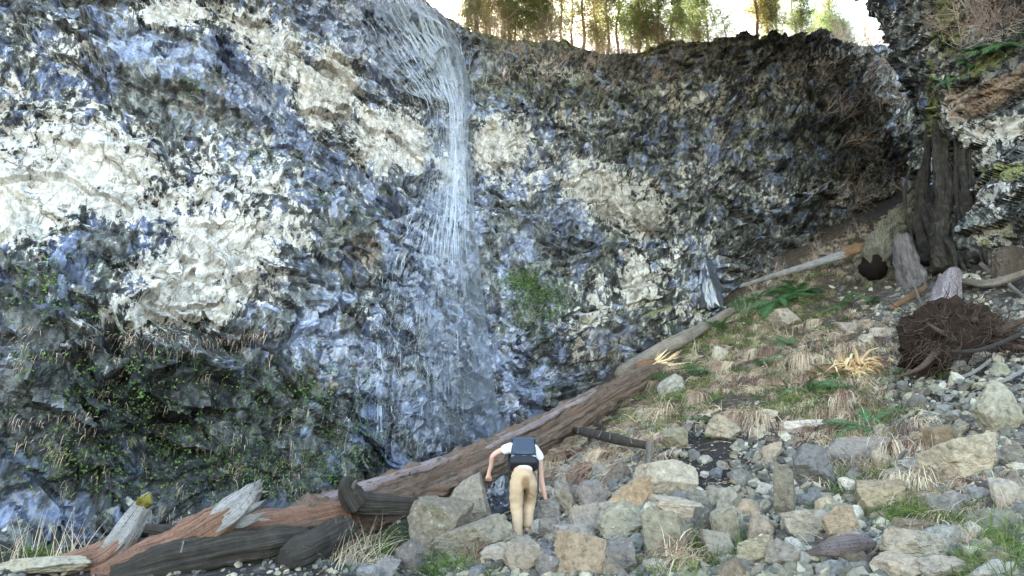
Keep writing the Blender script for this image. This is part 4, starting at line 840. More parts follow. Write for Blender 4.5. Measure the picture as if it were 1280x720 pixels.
# branches and sticks
def stick(label, pp, r, mat, lift=.06, seed=0, cat="branch", name="branch"):
    Pp = [gl(x, y, lift + z) for x, y, z in pp]; E = Pp[0]; e = link(name, None) if False else None
    o = log_part(name, local(Pp, E), r, mat, None, 14, 50, seed, .06, .12); o.location = E; tag(o, label, cat); return o
E = gl(760, 545, .3); br = empty("branch", E, "dark branch with snapped side twigs lying across the slope right of the huge log", "branch")
log_part("limb", local([gl(706, 536, .42), gl(735, 541, .40), gl(770, 549, .34), gl(812, 558, .25)], E), [.05, .075, .085, .06], M_dkwood, br, 16, 60, 171)
log_part("side_branch", local([gl(812, 556, .3), gl(812, 570, .22), gl(808, 584, .15)], E), [.06, .05, .03], M_palebark, br, 12, 20, 173)
for k, x in enumerate([722, 736, 748, 762, 790]): a = gl(x, 538 + (x - 706) * .2, .42); log_part("twig", local([a, a + np.array([rng.normal() * .03, 0, .12])], E), [.012, .004], M_palebark, br, 5, 4, 175 + k)
stick("weathered chunk of reddish grey wood lying on rocks near the lower right", [(1010, 692, .08), (1040, 684, .14), (1072, 680, .15), (1096, 680, .12)], [.02, .075, .08, .02], M_mauve, .03, 181, "driftwood", "driftwood_chunk")
stick("curved bare grey branch standing up from the dry grass", [(1127, 580, .05), (1125, 572, .2), (1134, 562, .33)], [.03, .03, .015], M_silver, 0, 183)
stick("long grey pole on the stones behind the root plate", [(1205, 352, .2), (1240, 354, .2), (1285, 340, .3)], [.07, .09, .07], M_palebark, 0, 185)
stick("thin brown pole leaning across the stones at the right edge", [(1190, 440, .5), (1230, 436, .5), (1290, 412, .4)], [.03, .035, .03], M_dkwood, 0, 187)
stick("reddish split branch below the bark slab", [(1112, 386, .1), (1135, 373, .2), (1158, 358, .3)], [.05, .08, .05], M_orange, 0, 189)
stick("pale stick lying beneath the root plate", [(1188, 476, .05), (1215, 466, .1), (1238, 450, .15)], [.02, .025, .02], M_silver, 0, 191)
stick("bright pale stick near the right edge above the large green-grey boulder", [(1240, 482, .1), (1262, 472, .15), (1284, 460, .2)], [.02, .03, .02], M_silver, 0, 193)
stick("bent pale branch rising from the slope foot toward the thin silvery trunk", [(968, 310, .2), (985, 302, .4), (998, 298, .6)], [.03, .035, .02], M_palebark, 0, 195)
stick("thin pale branch hanging over the bark slab", [(1110, 310, .4), (1130, 330, .6), (1150, 375, .3), (1155, 392, .1)], [.02, .025, .02, .015], M_palebark, 0, 197)
stick("brown stick on the rocks below the very large pale slab", [(1205, 600, .1), (1235, 610, .1), (1262, 618, .1)], [.025, .03, .02], M_bark, 0, 199)
stick("grey plank-like stick in the upper right stones", [(1226, 330, .2), (1250, 348, .1), (1282, 372, .1)], [.05, .05, .04], M_palebark, 0, 201)
stick("orange-brown short stick at the right edge above the pale slab", [(1252, 562, .05), (1268, 560, .08), (1290, 557, .1)], [.025, .03, .03], M_orange, 0, 203)
stick("white twig in front of the lower driftwood", [(226, 690, .3), (232, 672, .35), (246, 660, .45)], [.008, .009, .005], M_silver, 0, 205, "twig", "twig")

# ------------------------------------------------------------------ grass, ferns, small plants
M_dry = mat_leaf("dry_grass_blade", [(0, (.20, .12, .09)), (.3, (.38, .245, .17)), (.65, (.56, .40, .28)), (1, (.76, .64, .44))], .25, .7)
M_green = mat_leaf("green_grass_blade", [(0, (.05, .09, .02)), (.5, (.13, .19, .045)), (1, (.28, .31, .09))], .35)
M_leafg = mat_leaf("small_green_leaf", [(0, (.05, .09, .02)), (.5, (.11, .19, .045)), (1, (.22, .32, .09))], .4, .5)
def tufts(acc, G, n_bl, L, w, droop, spread=.07, down=.5, tint=(0, 1)):
    N = len(G); B_ = np.repeat(G, n_bl, 0); M = len(B_); B_ = B_ + rng.normal(size=(M, 3)) * np.array([spread, spread, .01]); B_[:, 2] -= .02
    n = gnormal(B_[:, 0], B_[:, 1]); dn = n * np.array([1, 1, 0]) ; lean = np.repeat(rng.normal(size=(N, 3)) * .25, n_bl, 0)
    D = n * .8 + dn * down * 2.2 + rng.normal(size=(M, 3)) * .38 + lean
    s = np.repeat(rng.uniform(.6, 1.3, N), n_bl); t = np.clip(np.repeat(rng.uniform(tint[0], tint[1], N), n_bl) + rng.normal(size=M) * .18, 0, 1)
    V, Q, T = ribbons(B_, D, L * s * rng.uniform(.6, 1.2, M), w * rng.uniform(.6, 1.3, M), droop * rng.uniform(.7, 1.3, M), 5, t); acc.add(V, Q, None, T)
def zone_pts(zs):
    out = []
    for n, x, y, rx, ry, ang in zs:
        a, b = rng.normal(size=n) * .6, rng.normal(size=n) * .6; c, s = math.cos(R(ang)), math.sin(R(ang)); out.append(np.stack([x + a * rx * c - b * ry * s, y + a * rx * s + b * ry * c], -1))
    q = np.vstack(out); jx = np.interp(q[:, 0], [p[0] for p in JP], [p[1] for p in JP]); q = q[(q[:, 1] > jx + 6) & (q[:, 0] < 1330)]; return q
DG = Acc()
q = zone_pts([(300, 930, 460, 150, 60, -18), (120, 1000, 440, 90, 40, 0), (130, 820, 540, 70, 40, 0), (160, 1060, 520, 90, 60, 20), (80, 1100, 570, 50, 40, 0), (60, 740, 580, 40, 30, 0), (120, 950, 375, 90, 30, -25), (110, 1060, 310, 60, 35, -40), (60, 1080, 440, 50, 25, 0), (40, 680, 590, 20, 25, 0), (30, 1190, 600, 60, 30, 0), (40, 1200, 650, 50, 30, 0)])
q = q[~((abs(q[:, 0] - 880) < 42) & (abs(q[:, 1] - 580) < 42))]
tufts(DG, ground_at(q[:, 0], q[:, 1]), 46, .46, .013, 2.3, .045, .95)
# the bigger clumps one notices
for x, y, s in [(935, 520, 1.3), (905, 462, 1.2), (960, 440, 1.2), (1010, 450, 1.2), (870, 500, 1.1), (1110, 560, 1.2), (1150, 560, 1.1), (1060, 500, 1), (690, 585, 1.2), (765, 570, 1.1), (748, 590, 1), (705, 575, 1.2), (835, 520, 1.1), (1020, 405, 1.0), (950, 410, 1.0), (1130, 600, 1.0), (870, 708, .9), (600, 700, .9)]:
    g = ground_at(x, y)[0]; G = g + rng.normal(size=(4, 3)) * np.array([.14, .1, .03]) + np.array([0, 0, .08]); tufts(DG, G, 80, .62 * s, .014, 2.6, .06, 1.1)
# fallen needles and stalks lying loose
n = 5500; px = rng.uniform(700, 1290, n); py = rng.uniform(330, 720, n); jx = np.interp(px, [p[0] for p in JP], [p[1] for p in JP]); k = py > jx + 4; g = ground_at(px[k], py[k]); g[:, 2] += .02
V, Q, T = ribbons(g, rng.normal(size=g.shape) * np.array([1, 1, .25]), rng.uniform(.08, .35, len(g)), rng.uniform(.004, .012, len(g)), .3, 2); DG.add(V, Q, None, T)
n = 260; px = rng.uniform(410, 480, n); py = rng.uniform(660, 715, n); g = ground_at(px, py); V, Q, T = ribbons(g, rng.normal(size=g.shape) * .5 + np.array([.2, 0, 1]), rng.uniform(.3, .7, n), .010, .8, 4, .6 + .4 * rng.random(n)); DG.add(V, Q, None, T)
n = 60; px = rng.uniform(0, 110, n); py = rng.uniform(690, 715, n); g = ground_at(px, py); V, Q, T = ribbons(g, rng.normal(size=g.shape) * .3 + np.array([0, 0, 1]), rng.uniform(.3, .7, n), .010, .5, 4, .6 + .4 * rng.random(n)); DG.add(V, Q, None, T)
tag(DG.build("dry_grass", M_dry), kind='stuff')
GG = Acc(); q = zone_pts([(110, 930, 440, 150, 50, -20), (70, 1030, 430, 90, 50, 0), (90, 850, 500, 70, 30, -30), (80, 1090, 510, 60, 50, 0), (90, 1020, 345, 90, 25, -30), (90, 960, 400, 80, 20, -10), (110, 900, 425, 110, 30, -28), (80, 960, 360, 90, 25, -30), (70, 1000, 500, 60, 30, 0), (60, 1130, 640, 40, 14, 0), (60, 1190, 655, 60, 18, 0), (50, 1080, 600, 60, 30, 0), (30, 560, 708, 60, 12, 0), (40, 60, 690, 60, 14, 0), (40, 470, 680, 40, 25, 0), (60, 1100, 300, 60, 40, -40), (90, 870, 690, 60, 20, 0), (30, 830, 530, 50, 20, 0), (60, 1250, 690, 30, 25, 0)])
tufts(GG, ground_at(q[:, 0], q[:, 1]), 40, .24, .010, 1.3, .09, .3)
tag(GG.build("green_grass", M_green), kind='stuff')
# hanging grass and leafy plants on the rock wall
HG = Acc(); LF = Acc()
def hang(n, zs, L=.26):
    for k in range(n):
        x, y, rx, ry = zs[rng.integers(len(zs))]; p, nrm = cliff_at(x + rng.normal() * rx, y + rng.normal() * ry); m = 12
        B_ = p + rng.normal(size=(m, 3)) * np.array([.13, .05, .07]); D = nrm * .6 + np.array([0, -.5, .5]) + rng.normal(size=(m, 3)) * .4; g_ = rng.random() < .22
        V, Q, T = ribbons(B_, D, L * rng.uniform(.4, 1.2, m), .012, 3.2, 4, np.clip(rng.normal(.55, .25, m), 0, 1)); (HG if not g_ else LF).add(V, Q, None, T)
hang(150, [(200, 420, 40, 12), (160, 450, 60, 20), (230, 410, 25, 10), (100, 540, 50, 25), (220, 540, 25, 25), (120, 500, 30, 20), (330, 540, 40, 30), (25, 430, 20, 20), (360, 590, 15, 20), (310, 420, 20, 8), (245, 570, 60, 20), (200, 640, 60, 10), (800, 300, 15, 30), (815, 430, 40, 20), (730, 430, 40, 30), (860, 400, 40, 15)])
def leaves(n, zs, s=(.018, .042)):
    for k in range(n):
        x, y, rx, ry = zs[rng.integers(len(zs))]; x, y = x + rng.normal() * rx, y + rng.normal() * ry; p, nrm = cliff_at(x, y); m = rng.integers(4, 12)
        B_ = p + rng.normal(size=(m, 3)) * .09 + nrm * .06; D = norm(nrm * .6 + np.array([0, -.4, .5]) + rng.normal(size=(m, 3)) * .5)
        L = rng.uniform(*s, m) * 1.5; V, Q, T = ribbons(B_, D, L, L * .8, .3, 2, np.clip(rng.normal(.6, .25, m), 0, 1)); LF.add(V, Q, None, T)
leaves(900, [(130, 480, 60, 30), (230, 540, 40, 35), (330, 560, 60, 35), (380, 500, 60, 25), (60, 360, 40, 30), (100, 580, 40, 20), (250, 600, 80, 15), (340, 600, 40, 20), (440, 540, 40, 40), (420, 580, 30, 30), (350, 470, 50, 15)])
leaves(330, [(655, 352, 16, 10), (670, 366, 18, 14), (690, 372, 16, 16), (665, 392, 14, 16), (640, 352, 14, 5)], (.02, .05))
leaves(150, [(440, 285, 30, 12), (315, 200, 18, 8), (235, 105, 8, 8), (400, 240, 15, 8), (460, 270, 20, 8), (560, 300, 30, 40), (640, 420, 40, 40), (780, 420, 40, 30), (700, 470, 20, 8), (950, 200, 40, 15), (1010, 205, 20, 12), (1080, 150, 40, 20)])
tag(HG.build("hanging_grass", M_dry), kind='stuff'); tag(LF.build("cliff_plants", M_leafg), kind='stuff')
# ferns
M_fern = mat_leaf("fern_frond", [(0, (.04, .09, .035)), (.5, (.08, .17, .065)), (1, (.16, .27, .10))], .3, .5)
M_fernp = mat_leaf("pale_fern_frond", [(0, (.12, .16, .07)), (.5, (.24, .28, .16)), (1, (.40, .42, .28))], .3, .5)
def fern_frond(L, az, up, droop):
    n = 16; p = [np.zeros(3)]; d = norm(np.array([math.cos(az) * math.cos(up), math.sin(az) * math.cos(up), math.sin(up)]))
    for k in range(n): d = norm(d + np.array([0, 0, -droop / n])); p.append(p[-1] + d * L / n)
    p = np.array(p); t = norm(np.gradient(p, axis=0)); s = norm(np.cross(t, [0, 0, 1.])); V, Q, T = tube(p, .004, 3, cap=False); A = Acc(); A.add(V, Q, None, .3)
    f = np.linspace(0, 1, 46)[3:]; P_ = np.stack([np.interp(f, np.linspace(0, 1, n + 1), p[:, k]) for k in range(3)], -1); s_ = np.stack([np.interp(f, np.linspace(0, 1, n + 1), s[:, k]) for k in range(3)], -1); t_ = np.stack([np.interp(f, np.linspace(0, 1, n + 1), t[:, k]) for k in range(3)], -1)
    ll = L * .17 * np.sin(np.pi * np.clip(f, .05, 1) ** .75) + .01
    for sg in (-1, 1):
        V, Q, T = ribbons(P_, s_ * sg + t_ * .45 + np.array([0, 0, -.05]), ll, L * .022, .35, 2, np.clip(rng.normal(.5, .2, len(f)), 0, 1), side=t_); A.add(V, Q, None, T)
    return A
def fern_proto(nf, L):
    fr = []
    for k in range(nf): A = fern_frond(L * rng.uniform(.7, 1.1), k / nf * 6.283 + rng.normal() * .2, rng.uniform(.4, 1.0), rng.uniform(1.0, 1.9)); fr.append((np.concatenate(A.V), np.concatenate(A.Q), np.concatenate(A.A)))
    return [mesh("frond", V, Q, None, False, {'tint': a}) for V, Q, a in fr]
FP = [fern_proto(12, .62), fern_proto(9, .5)]
def fern(px, py, s, label, mat=M_fern, where=None, tilt=None):
    g = ground_at(px, py)[0] if where is None else where; e = empty("fern", g, label, "fern", "ferns on the slope" if where is None else "ferns on the buttress"); e.scale = (s, s, s); n = gnormal(g[0], g[1]); e.rotation_euler = tilt or (-n[1] * .8, n[0] * .8, rng.uniform(0, 6.28))
    for me in FP[rng.integers(2)]:
        m2 = me if mat is M_fern else FPP.setdefault(me.name, me.copy())
        if not m2.materials: m2.materials.append(mat)
        link("frond", m2, None, e)
FPP = {}
for x, y, s, lab in [(945, 376, 1.25, "big dark green fern uphill of the slender pale trunk"), (972, 382, 1.45, "largest dark green fern in the middle of the upper fern bank"), (1000, 372, 1.3, "dark green fern at the right end of the upper fern bank"), (925, 392, 1.1, "fern crowding the upper end of the slender pale trunk"), (1050, 388, 1.0, "fern below the thin silvery trunk's torn end"), (1090, 380, .9, "fern in front of the hollow log's mouth"), (900, 412, .8, "small fern growing beside the pale trunk"),
                     (1085, 538, .95, "blue-green fern above the long half-buried grey rock"), (1010, 492, .9, "fern in the dry grass below the splintered stump"), (1035, 478, .8, "fern growing just left of the splintered stump"), (950, 462, .7, "small fern in the middle of the dry grass slope"), (830, 480, .7, "fern next to the bluish grey rock above the log"), (985, 432, .8, "fern below the leaning grey slab"), (880, 468, .7, "small fern half hidden in pale grass above the log")]:
    fern(x, y, s * 1.5, lab)
for x, y, s, lab in [(1205, 82, 1.0, "leftmost pale fern hanging over the brown overhang"), (1225, 72, 1.1, "pale fern hanging second along the brown overhang"), (1245, 60, 1.1, "pale fern in the middle of the overhang's edge"), (1265, 45, 1.0, "pale fern high at the right edge of the overhang"), (1182, 105, .9, "pale fern on the left corner of the buttress")]:
    w = buttress_at(x, y); fern(x, y, s, lab, M_fernp, w + np.array([0, -.1, 0]), (R(55), 0, rng.uniform(-.4, .4)))

# ------------------------------------------------------------------ bare shrubs
M_twig = mat_leaf("bare_twig", [(0, (.26, .18, .15)), (.5, (.48, .36, .30)), (1, (.66, .55, .47))], .3, .8)
def shrub_mesh(name, n0, H, spread, depth=3, r0=.014, droop=0, kids=4):
    A = Acc()
    def grow(p, d, L, r, lev):
        pts_ = [p]; 
        for k in range(5): d = norm(d + rng.normal(size=3) * .16 + np.array([0, 0, -droop * .2])); pts_.append(pts_[-1] + d * L / 5)
        V, Q, T = tube(pts_, np.linspace(r, r * .45, 6), 3, cap=False); A.add(V, Q, None, float(np.clip(rng.normal(.5, .25), 0, 1)))
        if lev < depth:
            for j in range(kids): f = rng.integers(1, 6); grow(pts_[f], norm(d + rng.normal(size=3) * .6 + np.array([0, 0, .15 - droop * .3])), L * rng.uniform(.4, .65), r * .55, lev + 1)
    for k in range(n0): grow(np.array([rng.normal() * .08, rng.normal() * .08, -.05]), norm(np.array([rng.normal() * spread, rng.normal() * spread, 1])), H * rng.uniform(.6, 1), r0, 1)
    me = mesh(name, np.concatenate(A.V), np.concatenate(A.Q), None, False, {'tint': np.concatenate(A.A)}); me.materials.append(M_twig); return me
SM = [shrub_mesh("bare_shrub", 7, 1.5, .5), shrub_mesh("bare_shrub", 9, 1.1, .7), shrub_mesh("bare_shrub", 5, 2.0, .35), shrub_mesh("bare_shrub", 8, 1.4, .6, droop=.5)]
def shrub(w, s, k, tilt, label, group):
    o = link("bare_shrub", SM[k]); o.location = w; o.scale = (s, s, s); o.rotation_euler = (tilt[0], tilt[1], rng.uniform(0, 6.28)); tag(o, label, "shrub", group)
rimP = PC[NR - 1]; rpx, rpy = proj(rimP)
def rim_at(px, back_=0.0):
    i = int(np.argmin(abs(rpx - px) + 500 * (rpx < -500))); r0 = NR - 1
    col = PC[r0:, i]; p = rimP[i].copy(); y = p[1] + back_; p[2] = np.interp(y, col[:, 1], col[:, 2]); p[0] += SD[0] * back_; p[1] = y; return p
for k in range(120):
    px = rng.uniform(570, 1175); w = rim_at(px, rng.uniform(-.05, 1.6)); w[2] -= .05; shrub(w, rng.uniform(.6, 1.15), rng.integers(3), (rng.normal() * .15 + .1, rng.normal() * .15), "leafless brown shrub standing along the cliff top under the trees", "bare shrubs on the cliff top")
for k in range(46):
    px, py = rng.choice([1115, 1140, 1090, 1060]) + rng.normal() * 18, rng.uniform(75, 260); w, nrm = cliff_at(px, py); shrub(w, rng.uniform(.5, .9), rng.integers(4), (.9, rng.normal() * .4), "leafless pinkish shrub hanging from the shaded corner of the cliff", "bare shrubs in the cliff corner")
for k in range(60):
    px, py = rng.uniform(620, 1150), rng.uniform(62, 115); w, nrm = cliff_at(px, py); shrub(w, rng.uniform(.3, .6), rng.integers(2), (.5, rng.normal() * .3), "small leafless shrub rooted on the upper ledges of the cliff", "bare shrubs on the upper ledges")
for k in range(26):
    px, py = 1190 + abs(rng.normal()) * 40, rng.uniform(-20, 75); w = buttress_at(px, py); shrub(w, rng.uniform(.5, .9), rng.integers(4), (.7, rng.normal() * .4), "leafless grey-pink shrub growing on top of the buttress", "bare shrubs on the buttress")
for k in range(26):
    px, py = rng.uniform(930, 1130), 0; py = np.interp(px, [p[0] for p in JP], [p[1] for p in JP]) + rng.uniform(3, 40); w = ground_at(px, py)[0]; shrub(w, rng.uniform(.25, .5), rng.integers(3), (0, 0), "small dead shrub where the grassy slope meets the cliff", "dead shrubs along the cliff foot")

# ------------------------------------------------------------------ trees on the cliff top
M_trunk = mat_plain("pine_bark", (.38, .28, .20), .85, .2, 12, .4)
M_need = mat_leaf("pine_needles", [(0, (.08, .14, .05)), (.5, (.19, .26, .09)), (1, (.42, .43, .18))], .72, .6)
M_yel = mat_leaf("pale_spring_leaves", [(0, (.26, .22, .08)), (.5, (.42, .36, .14)), (1, (.55, .46, .22))], .5, .6)
def tree_meshes(seed, H, crown0, rad, n_limb, kind):
    rg = np.random.default_rng(seed); bend = rg.normal(size=2) * .25
    tp = np.array([[bend[0] * (z / H) ** 2 + .06 * math.sin(z * 2 + seed), bend[1] * (z / H) ** 2 + .05 * math.cos(z * 1.7), z] for z in np.linspace(-.3, H, 14)])
    A = Acc(); V, Q, T = tube(tp, np.linspace(.075, .02, 14) * (H / 5), 8); A.add(V, Q, T)
    L_ = Acc(); tips = []
    for k in range(n_limb):
        z = crown0 + (H - crown0) * (k / n_limb) ** .8; p = np.array([np.interp(z, tp[:, 2], tp[:, 0]), np.interp(z, tp[:, 2], tp[:, 1]), z]); az = k * 2.4 + rg.normal() * .3
        l = rad * (1 - .65 * (z - crown0) / (H - crown0)) * rg.uniform(.6, 1.15); d = np.array([math.cos(az), math.sin(az), rg.uniform(-.1, .5)]); pp = [p]
        for j in range(5): d = norm(d + rg.normal(size=3) * .2 + np.array([0, 0, .03])); pp.append(pp[-1] + d * l / 5); 
        V, Q, T = tube(pp, np.linspace(.022, .006, 6) * H / 5, 4, cap=False); A.add(V, Q)
        for j in range(2, 6):
            for q_ in range(3):
                e = pp[j] + rg.normal(size=3) * .22 * rad; tips.append(e); V, Q, T = tube([pp[j], (pp[j] + e) / 2 + rg.normal(size=3) * .03, e], [.007, .005, .003], 3, cap=False); A.add(V, Q)
    tips = np.array(tips); m = 22 if kind == 0 else 20; B_ = np.repeat(tips, m, 0) + rg.normal(size=(len(tips) * m, 3)) * (.11 if kind == 0 else .16)
    D = rg.normal(size=B_.shape) + np.array([0, 0, .3]); ln = rg.uniform(.07, .16, len(B_)) if kind == 0 else rg.uniform(.04, .07, len(B_)); wd = .03 if kind == 0 else ln * .8
    V, Q, T = ribbons(B_, D, ln, wd, .3, 1, np.clip(np.repeat(rg.normal(.5, .22, len(tips)), m) + rg.normal(size=len(B_)) * .12, 0, 1))
    tm = mesh("trunk", np.concatenate(A.V), np.concatenate(A.Q), np.concatenate(A.T), True, {'tint': np.concatenate(A.A)}); tm.materials.append(M_trunk)
    cm = mesh("crown", V, Q, None, False, {'tint': T}); cm.materials.append(M_need if kind == 0 else M_yel); return tm, cm
TM = [tree_meshes(1, 5.5, 1.0, 1.7, 30, 0), tree_meshes(2, 6.0, 1.3, 1.6, 30, 0), tree_meshes(3, 4.5, .8, 1.7, 28, 0), tree_meshes(4, 5.0, .8, 1.1, 26, 1), tree_meshes(5, 6.0, 1.2, 1.0, 26, 1), tree_meshes(6, 3.6, .5, 1.5, 26, 0)]
trees_ = []
def tree(px, bk, k, s=1.0):
    w = rim_at(px, bk); kind = "pine_tree" if k in (0, 1, 2, 5) else "slender_tree"
    e = empty(kind, w, *(("green pine tree with a thin bare trunk on the cliff top, backlit by the sun", "tree", "pine trees on the cliff top") if kind == "pine_tree" else ("slender pale yellow-brown tree on the cliff top, backlit by the sun", "tree", "slender trees on the cliff top")))
    e.scale = (s, s, s); e.rotation_euler = (rng.normal() * .05, rng.normal() * .05, rng.uniform(0, 6.28))
    trees_.append((px, e)); link("trunk", TM[k][0], None, e); link("crown", TM[k][1], None, e)
for x in [585, 592, 600, 607, 614, 622, 630, 640]: tree(x + rng.normal() * 3, rng.uniform(.3, 3.5), 3 + (rng.random() < .5), rng.uniform(.7, 1.0))
for x in [640, 652, 668, 680, 690, 705, 715, 722, 740, 752, 765, 778, 785]: tree(x + rng.normal() * 4, rng.uniform(.2, 3), int(rng.choice([0, 1, 4, 3, 2])), rng.uniform(.75, 1.0))
for x in [792, 806, 818, 826, 838, 850, 862, 876, 895, 915]: tree(x + rng.normal() * 4, rng.uniform(.2, 2.5), int(rng.choice([0, 1, 2, 5, 4])), rng.uniform(.75, 1.05))
for x in [945, 962, 975, 990, 1005, 1020, 1048, 1062, 1075, 1092]: tree(x + rng.normal() * 4, rng.uniform(.2, 2), int(rng.choice([2, 5, 5, 4, 3])), rng.uniform(.75, 1.1))
for x in np.linspace(600, 1085, 13): tree(x + rng.normal() * 8, rng.uniform(.1, 2.2), int(rng.choice([2, 5])), rng.uniform(.45, .65))
for x in [1120, 1142]: tree(x, 2.5, 3, .6)
ORD = ["first", "second", "third", "fourth", "fifth", "sixth", "seventh", "eighth", "ninth", "tenth", "eleventh", "twelfth", "thirteenth", "fourteenth", "fifteenth", "sixteenth", "seventeenth", "eighteenth", "nineteenth", "twentieth", "twenty-first", "twenty-second", "twenty-third", "twenty-fourth", "twenty-fifth", "twenty-sixth", "twenty-seventh"] + [t_ + (("-" + o_) if o_ else "") for t_, q_ in (("twenty", ["eighth", "ninth"]), ("thirty", ["first", "second", "third", "fourth", "fifth", "sixth", "seventh", "eighth", "ninth"]), ("forty", ["first", "second", "third", "fourth", "fifth", "sixth", "seventh", "eighth", "ninth"]), ("fifty", ["first", "second", "third", "fourth", "fifth"])) for o_ in q_]
for kd_, ph in (("pine_tree", "green pine with a thin trunk on the cliff top, {} pine from the left"), ("slender_tree", "slender pale yellow-brown tree on the cliff top, {} of its kind from the left")):
    for i, (px, e) in enumerate(sorted([q for q in trees_ if q[1].name.startswith(kd_)], key=lambda q: q[0])): e['label'] = ph.format(ORD[i])

# ------------------------------------------------------------------ the climber
def skin(name, nodes, edges, mat, parent, levels=2, root=0):
    me = bpy.data.meshes.new(name); me.from_pydata([n[:3] for n in nodes], edges, []); o = bpy.data.objects.new(name, me); COL.objects.link(o)
    sk = o.modifiers.new("skin", 'SKIN'); sk.use_smooth_shade = True; sv = me.skin_vertices[0].data
    for i, n in enumerate(nodes): r = n[3]; sv[i].radius = r if isinstance(r, tuple) else (r, r)
    sv[root].use_root = True; s2 = o.modifiers.new("sub", 'SUBSURF'); s2.levels = s2.render_levels = levels
    bpy.context.view_layer.update(); dg = bpy.context.evaluated_depsgraph_get(); m2 = bpy.data.meshes.new_from_object(o.evaluated_get(dg)); m2.name = name
    bpy.data.objects.remove(o); m2.materials.clear(); m2.materials.append(mat); return link(name, m2, None, parent)
FT = Wp(655, 681, 10.2); fz = FT[2]
M_skin = mat_plain("skin", (.56, .33, .25), .55, .4); M_shirt = mat_plain("white_shirt", (.75, .75, .78), .85, .2, 14, .06); M_hair = mat_plain("dark_hair", (.05, .035, .025), .7, .3)
mt = NT("khaki_cloth"); A2 = mt.attr('sweat'); co_ = mt.coord(kind='Object'); nf = mt.noise(co_, 9, 5, .6)
mt = mt.done(mt.bsdf(mt.mix(mt.step(mt.math('ADD', A2, mt.math('MULTIPLY', mt.math('SUBTRACT', nf, .5), .5)), .2, .95), (.43, .30, .185), (.22, .13, .07)), .85, .2, mt.bump(nf, .03, .7)))
pr = empty("person", FT, "person seen from behind climbing the scree in khaki trousers and a white T-shirt, bent forward", "person")
z0 = 0.0
body = [(0, 0, .90, .11), (0, .08, 1.02, .13), (0, .20, 1.17, .135), (0, .33, 1.27, .12), (0, .43, 1.30, .062), (0, .50, 1.32, .075), (0, .58, 1.30, .095), (0, .64, 1.24, .075),
        (-.15, .30, 1.27, .065), (-.235, .30, 1.25, .056), (-.35, .34, 1.215, .045), (-.44, .38, 1.15, .041), (-.45, .46, 1.03, .037), (-.485, .50, .93, .028), (-.50, .51, .88, (.034, .030)),
        (.15, .32, 1.24, .065), (.215, .36, 1.17, .055), (.24, .42, 1.0, .043), (.255, .48, .84, .040), (.29, .52, .68, .036), (.325, .55, .55, .026), (.34, .56, .49, (.036, .026)),
        (-.085, 0, .84, .09), (-.10, .06, .62, .085), (-.09, .10, .46, .062), (-.075, .02, .26, .055), (-.065, -.02, .09, .04),
        (.085, .02, .84, .09), (.085, .20, .66, .085), (.075, .30, .50, .062), (.055, .20, .30, .055), (.045, .16, .15, .04)]
ed = [(0, 1), (1, 2), (2, 3), (3, 4), (4, 5), (5, 6), (6, 7), (3, 8), (8, 9), (9, 10), (10, 11), (11, 12), (12, 13), (13, 14), (3, 15), (15, 16), (16, 17), (17, 18), (18, 19), (19, 20), (20, 21), (0, 22), (22, 23), (23, 24), (24, 25), (25, 26), (0, 27), (27, 28), (28, 29), (29, 30), (30, 31)]
nb = list(body)
def finger(root, base, d, bend, L, r=.0095):
    p = np.array(base, float); d = norm(np.array(d, float)); bend = np.array(bend, float); i0 = root
    nb.append((*p, r)); ed.append((i0, len(nb) - 1))
    for f in (.42, .33, .25): d = norm(d + bend); p = p + d * L * f; nb.append((*p, r * .92)); ed.append((len(nb) - 2, len(nb) - 1))
# left hand: loosely curled, knuckles down
for k, L in enumerate([.068, .075, .070, .056]): finger(14, (-.525 + .021 * k, .515, .855), (-.1 + .06 * k, .1, -1), (.25, .35, .30), L)
finger(14, (-.468, .50, .88), (.6, .1, -.8), (-.15, .2, -.1), .055, .011)
# right hand: spread on the rock
for k, L in enumerate([.070, .078, .072, .058]): finger(21, (.31 + .022 * k, .575, .465), (-.25 + .16 * k, .7, -.45), (0, .1, -.12), L)
finger(21, (.305, .55, .49), (-.8, .3, -.5), (.1, .2, -.1), .055, .011)
bd = skin("body", nb, ed, M_skin, pr, 2)
sh_ = [(0, .0, .93, (.192, .16)), (0, .10, 1.06, (.165, .14)), (0, .20, 1.18, (.175, .145)), (0, .32, 1.28, (.15, .13)), (0, .40, 1.30, .08), (-.15, .30, 1.27, .085), (-.25, .305, 1.245, .075), (-.30, .33, 1.225, .072), (.15, .32, 1.24, .085), (.225, .37, 1.15, .075), (.235, .39, 1.09, .07)]
skin("t_shirt", sh_, [(0, 1), (1, 2), (2, 3), (3, 4), (3, 5), (5, 6), (6, 7), (3, 8), (8, 9), (9, 10)], M_shirt, pr, 2, 2)
tr = skin("trousers", [(0, .04, .985, (.158, .13)), (0, .0, .87, (.175, .14)), (-.095, .0, .80, .118), (-.105, .04, .64, .105), (-.10, .08, .48, .088), (-.085, .03, .30, .075), (-.07, -.01, .12, .062), (-.068, -.015, .07, .065),
           (.095, .02, .80, .118), (.092, .16, .66, .105), (.08, .26, .52, .088), (.06, .19, .34, .075), (.045, .15, .19, .065)], [(0, 1), (1, 2), (2, 3), (3, 4), (4, 5), (5, 6), (6, 7), (1, 8), (8, 9), (9, 10), (10, 11), (11, 12)], mt, pr, 3, 1)
co3 = np.array([v.co[:] for v in tr.data.vertices]); fold = .012 * fbm(co3 * np.array([6, 6, 17]) + 3, 3, 3) + .006 * np.sin(co3[:, 2] * 60 + co3[:, 0] * 40 + 5 * fbm(co3 * 6, 3, 2)) * np.clip(fbm(co3 * 5, 8, 2) * 3, 0, 1); nrm_ = np.array([v.normal[:] for v in tr.data.vertices])
co3 = co3 + nrm_ * fold[:, None]; tr.data.vertices.foreach_set("co", co3.astype(np.float32).ravel())
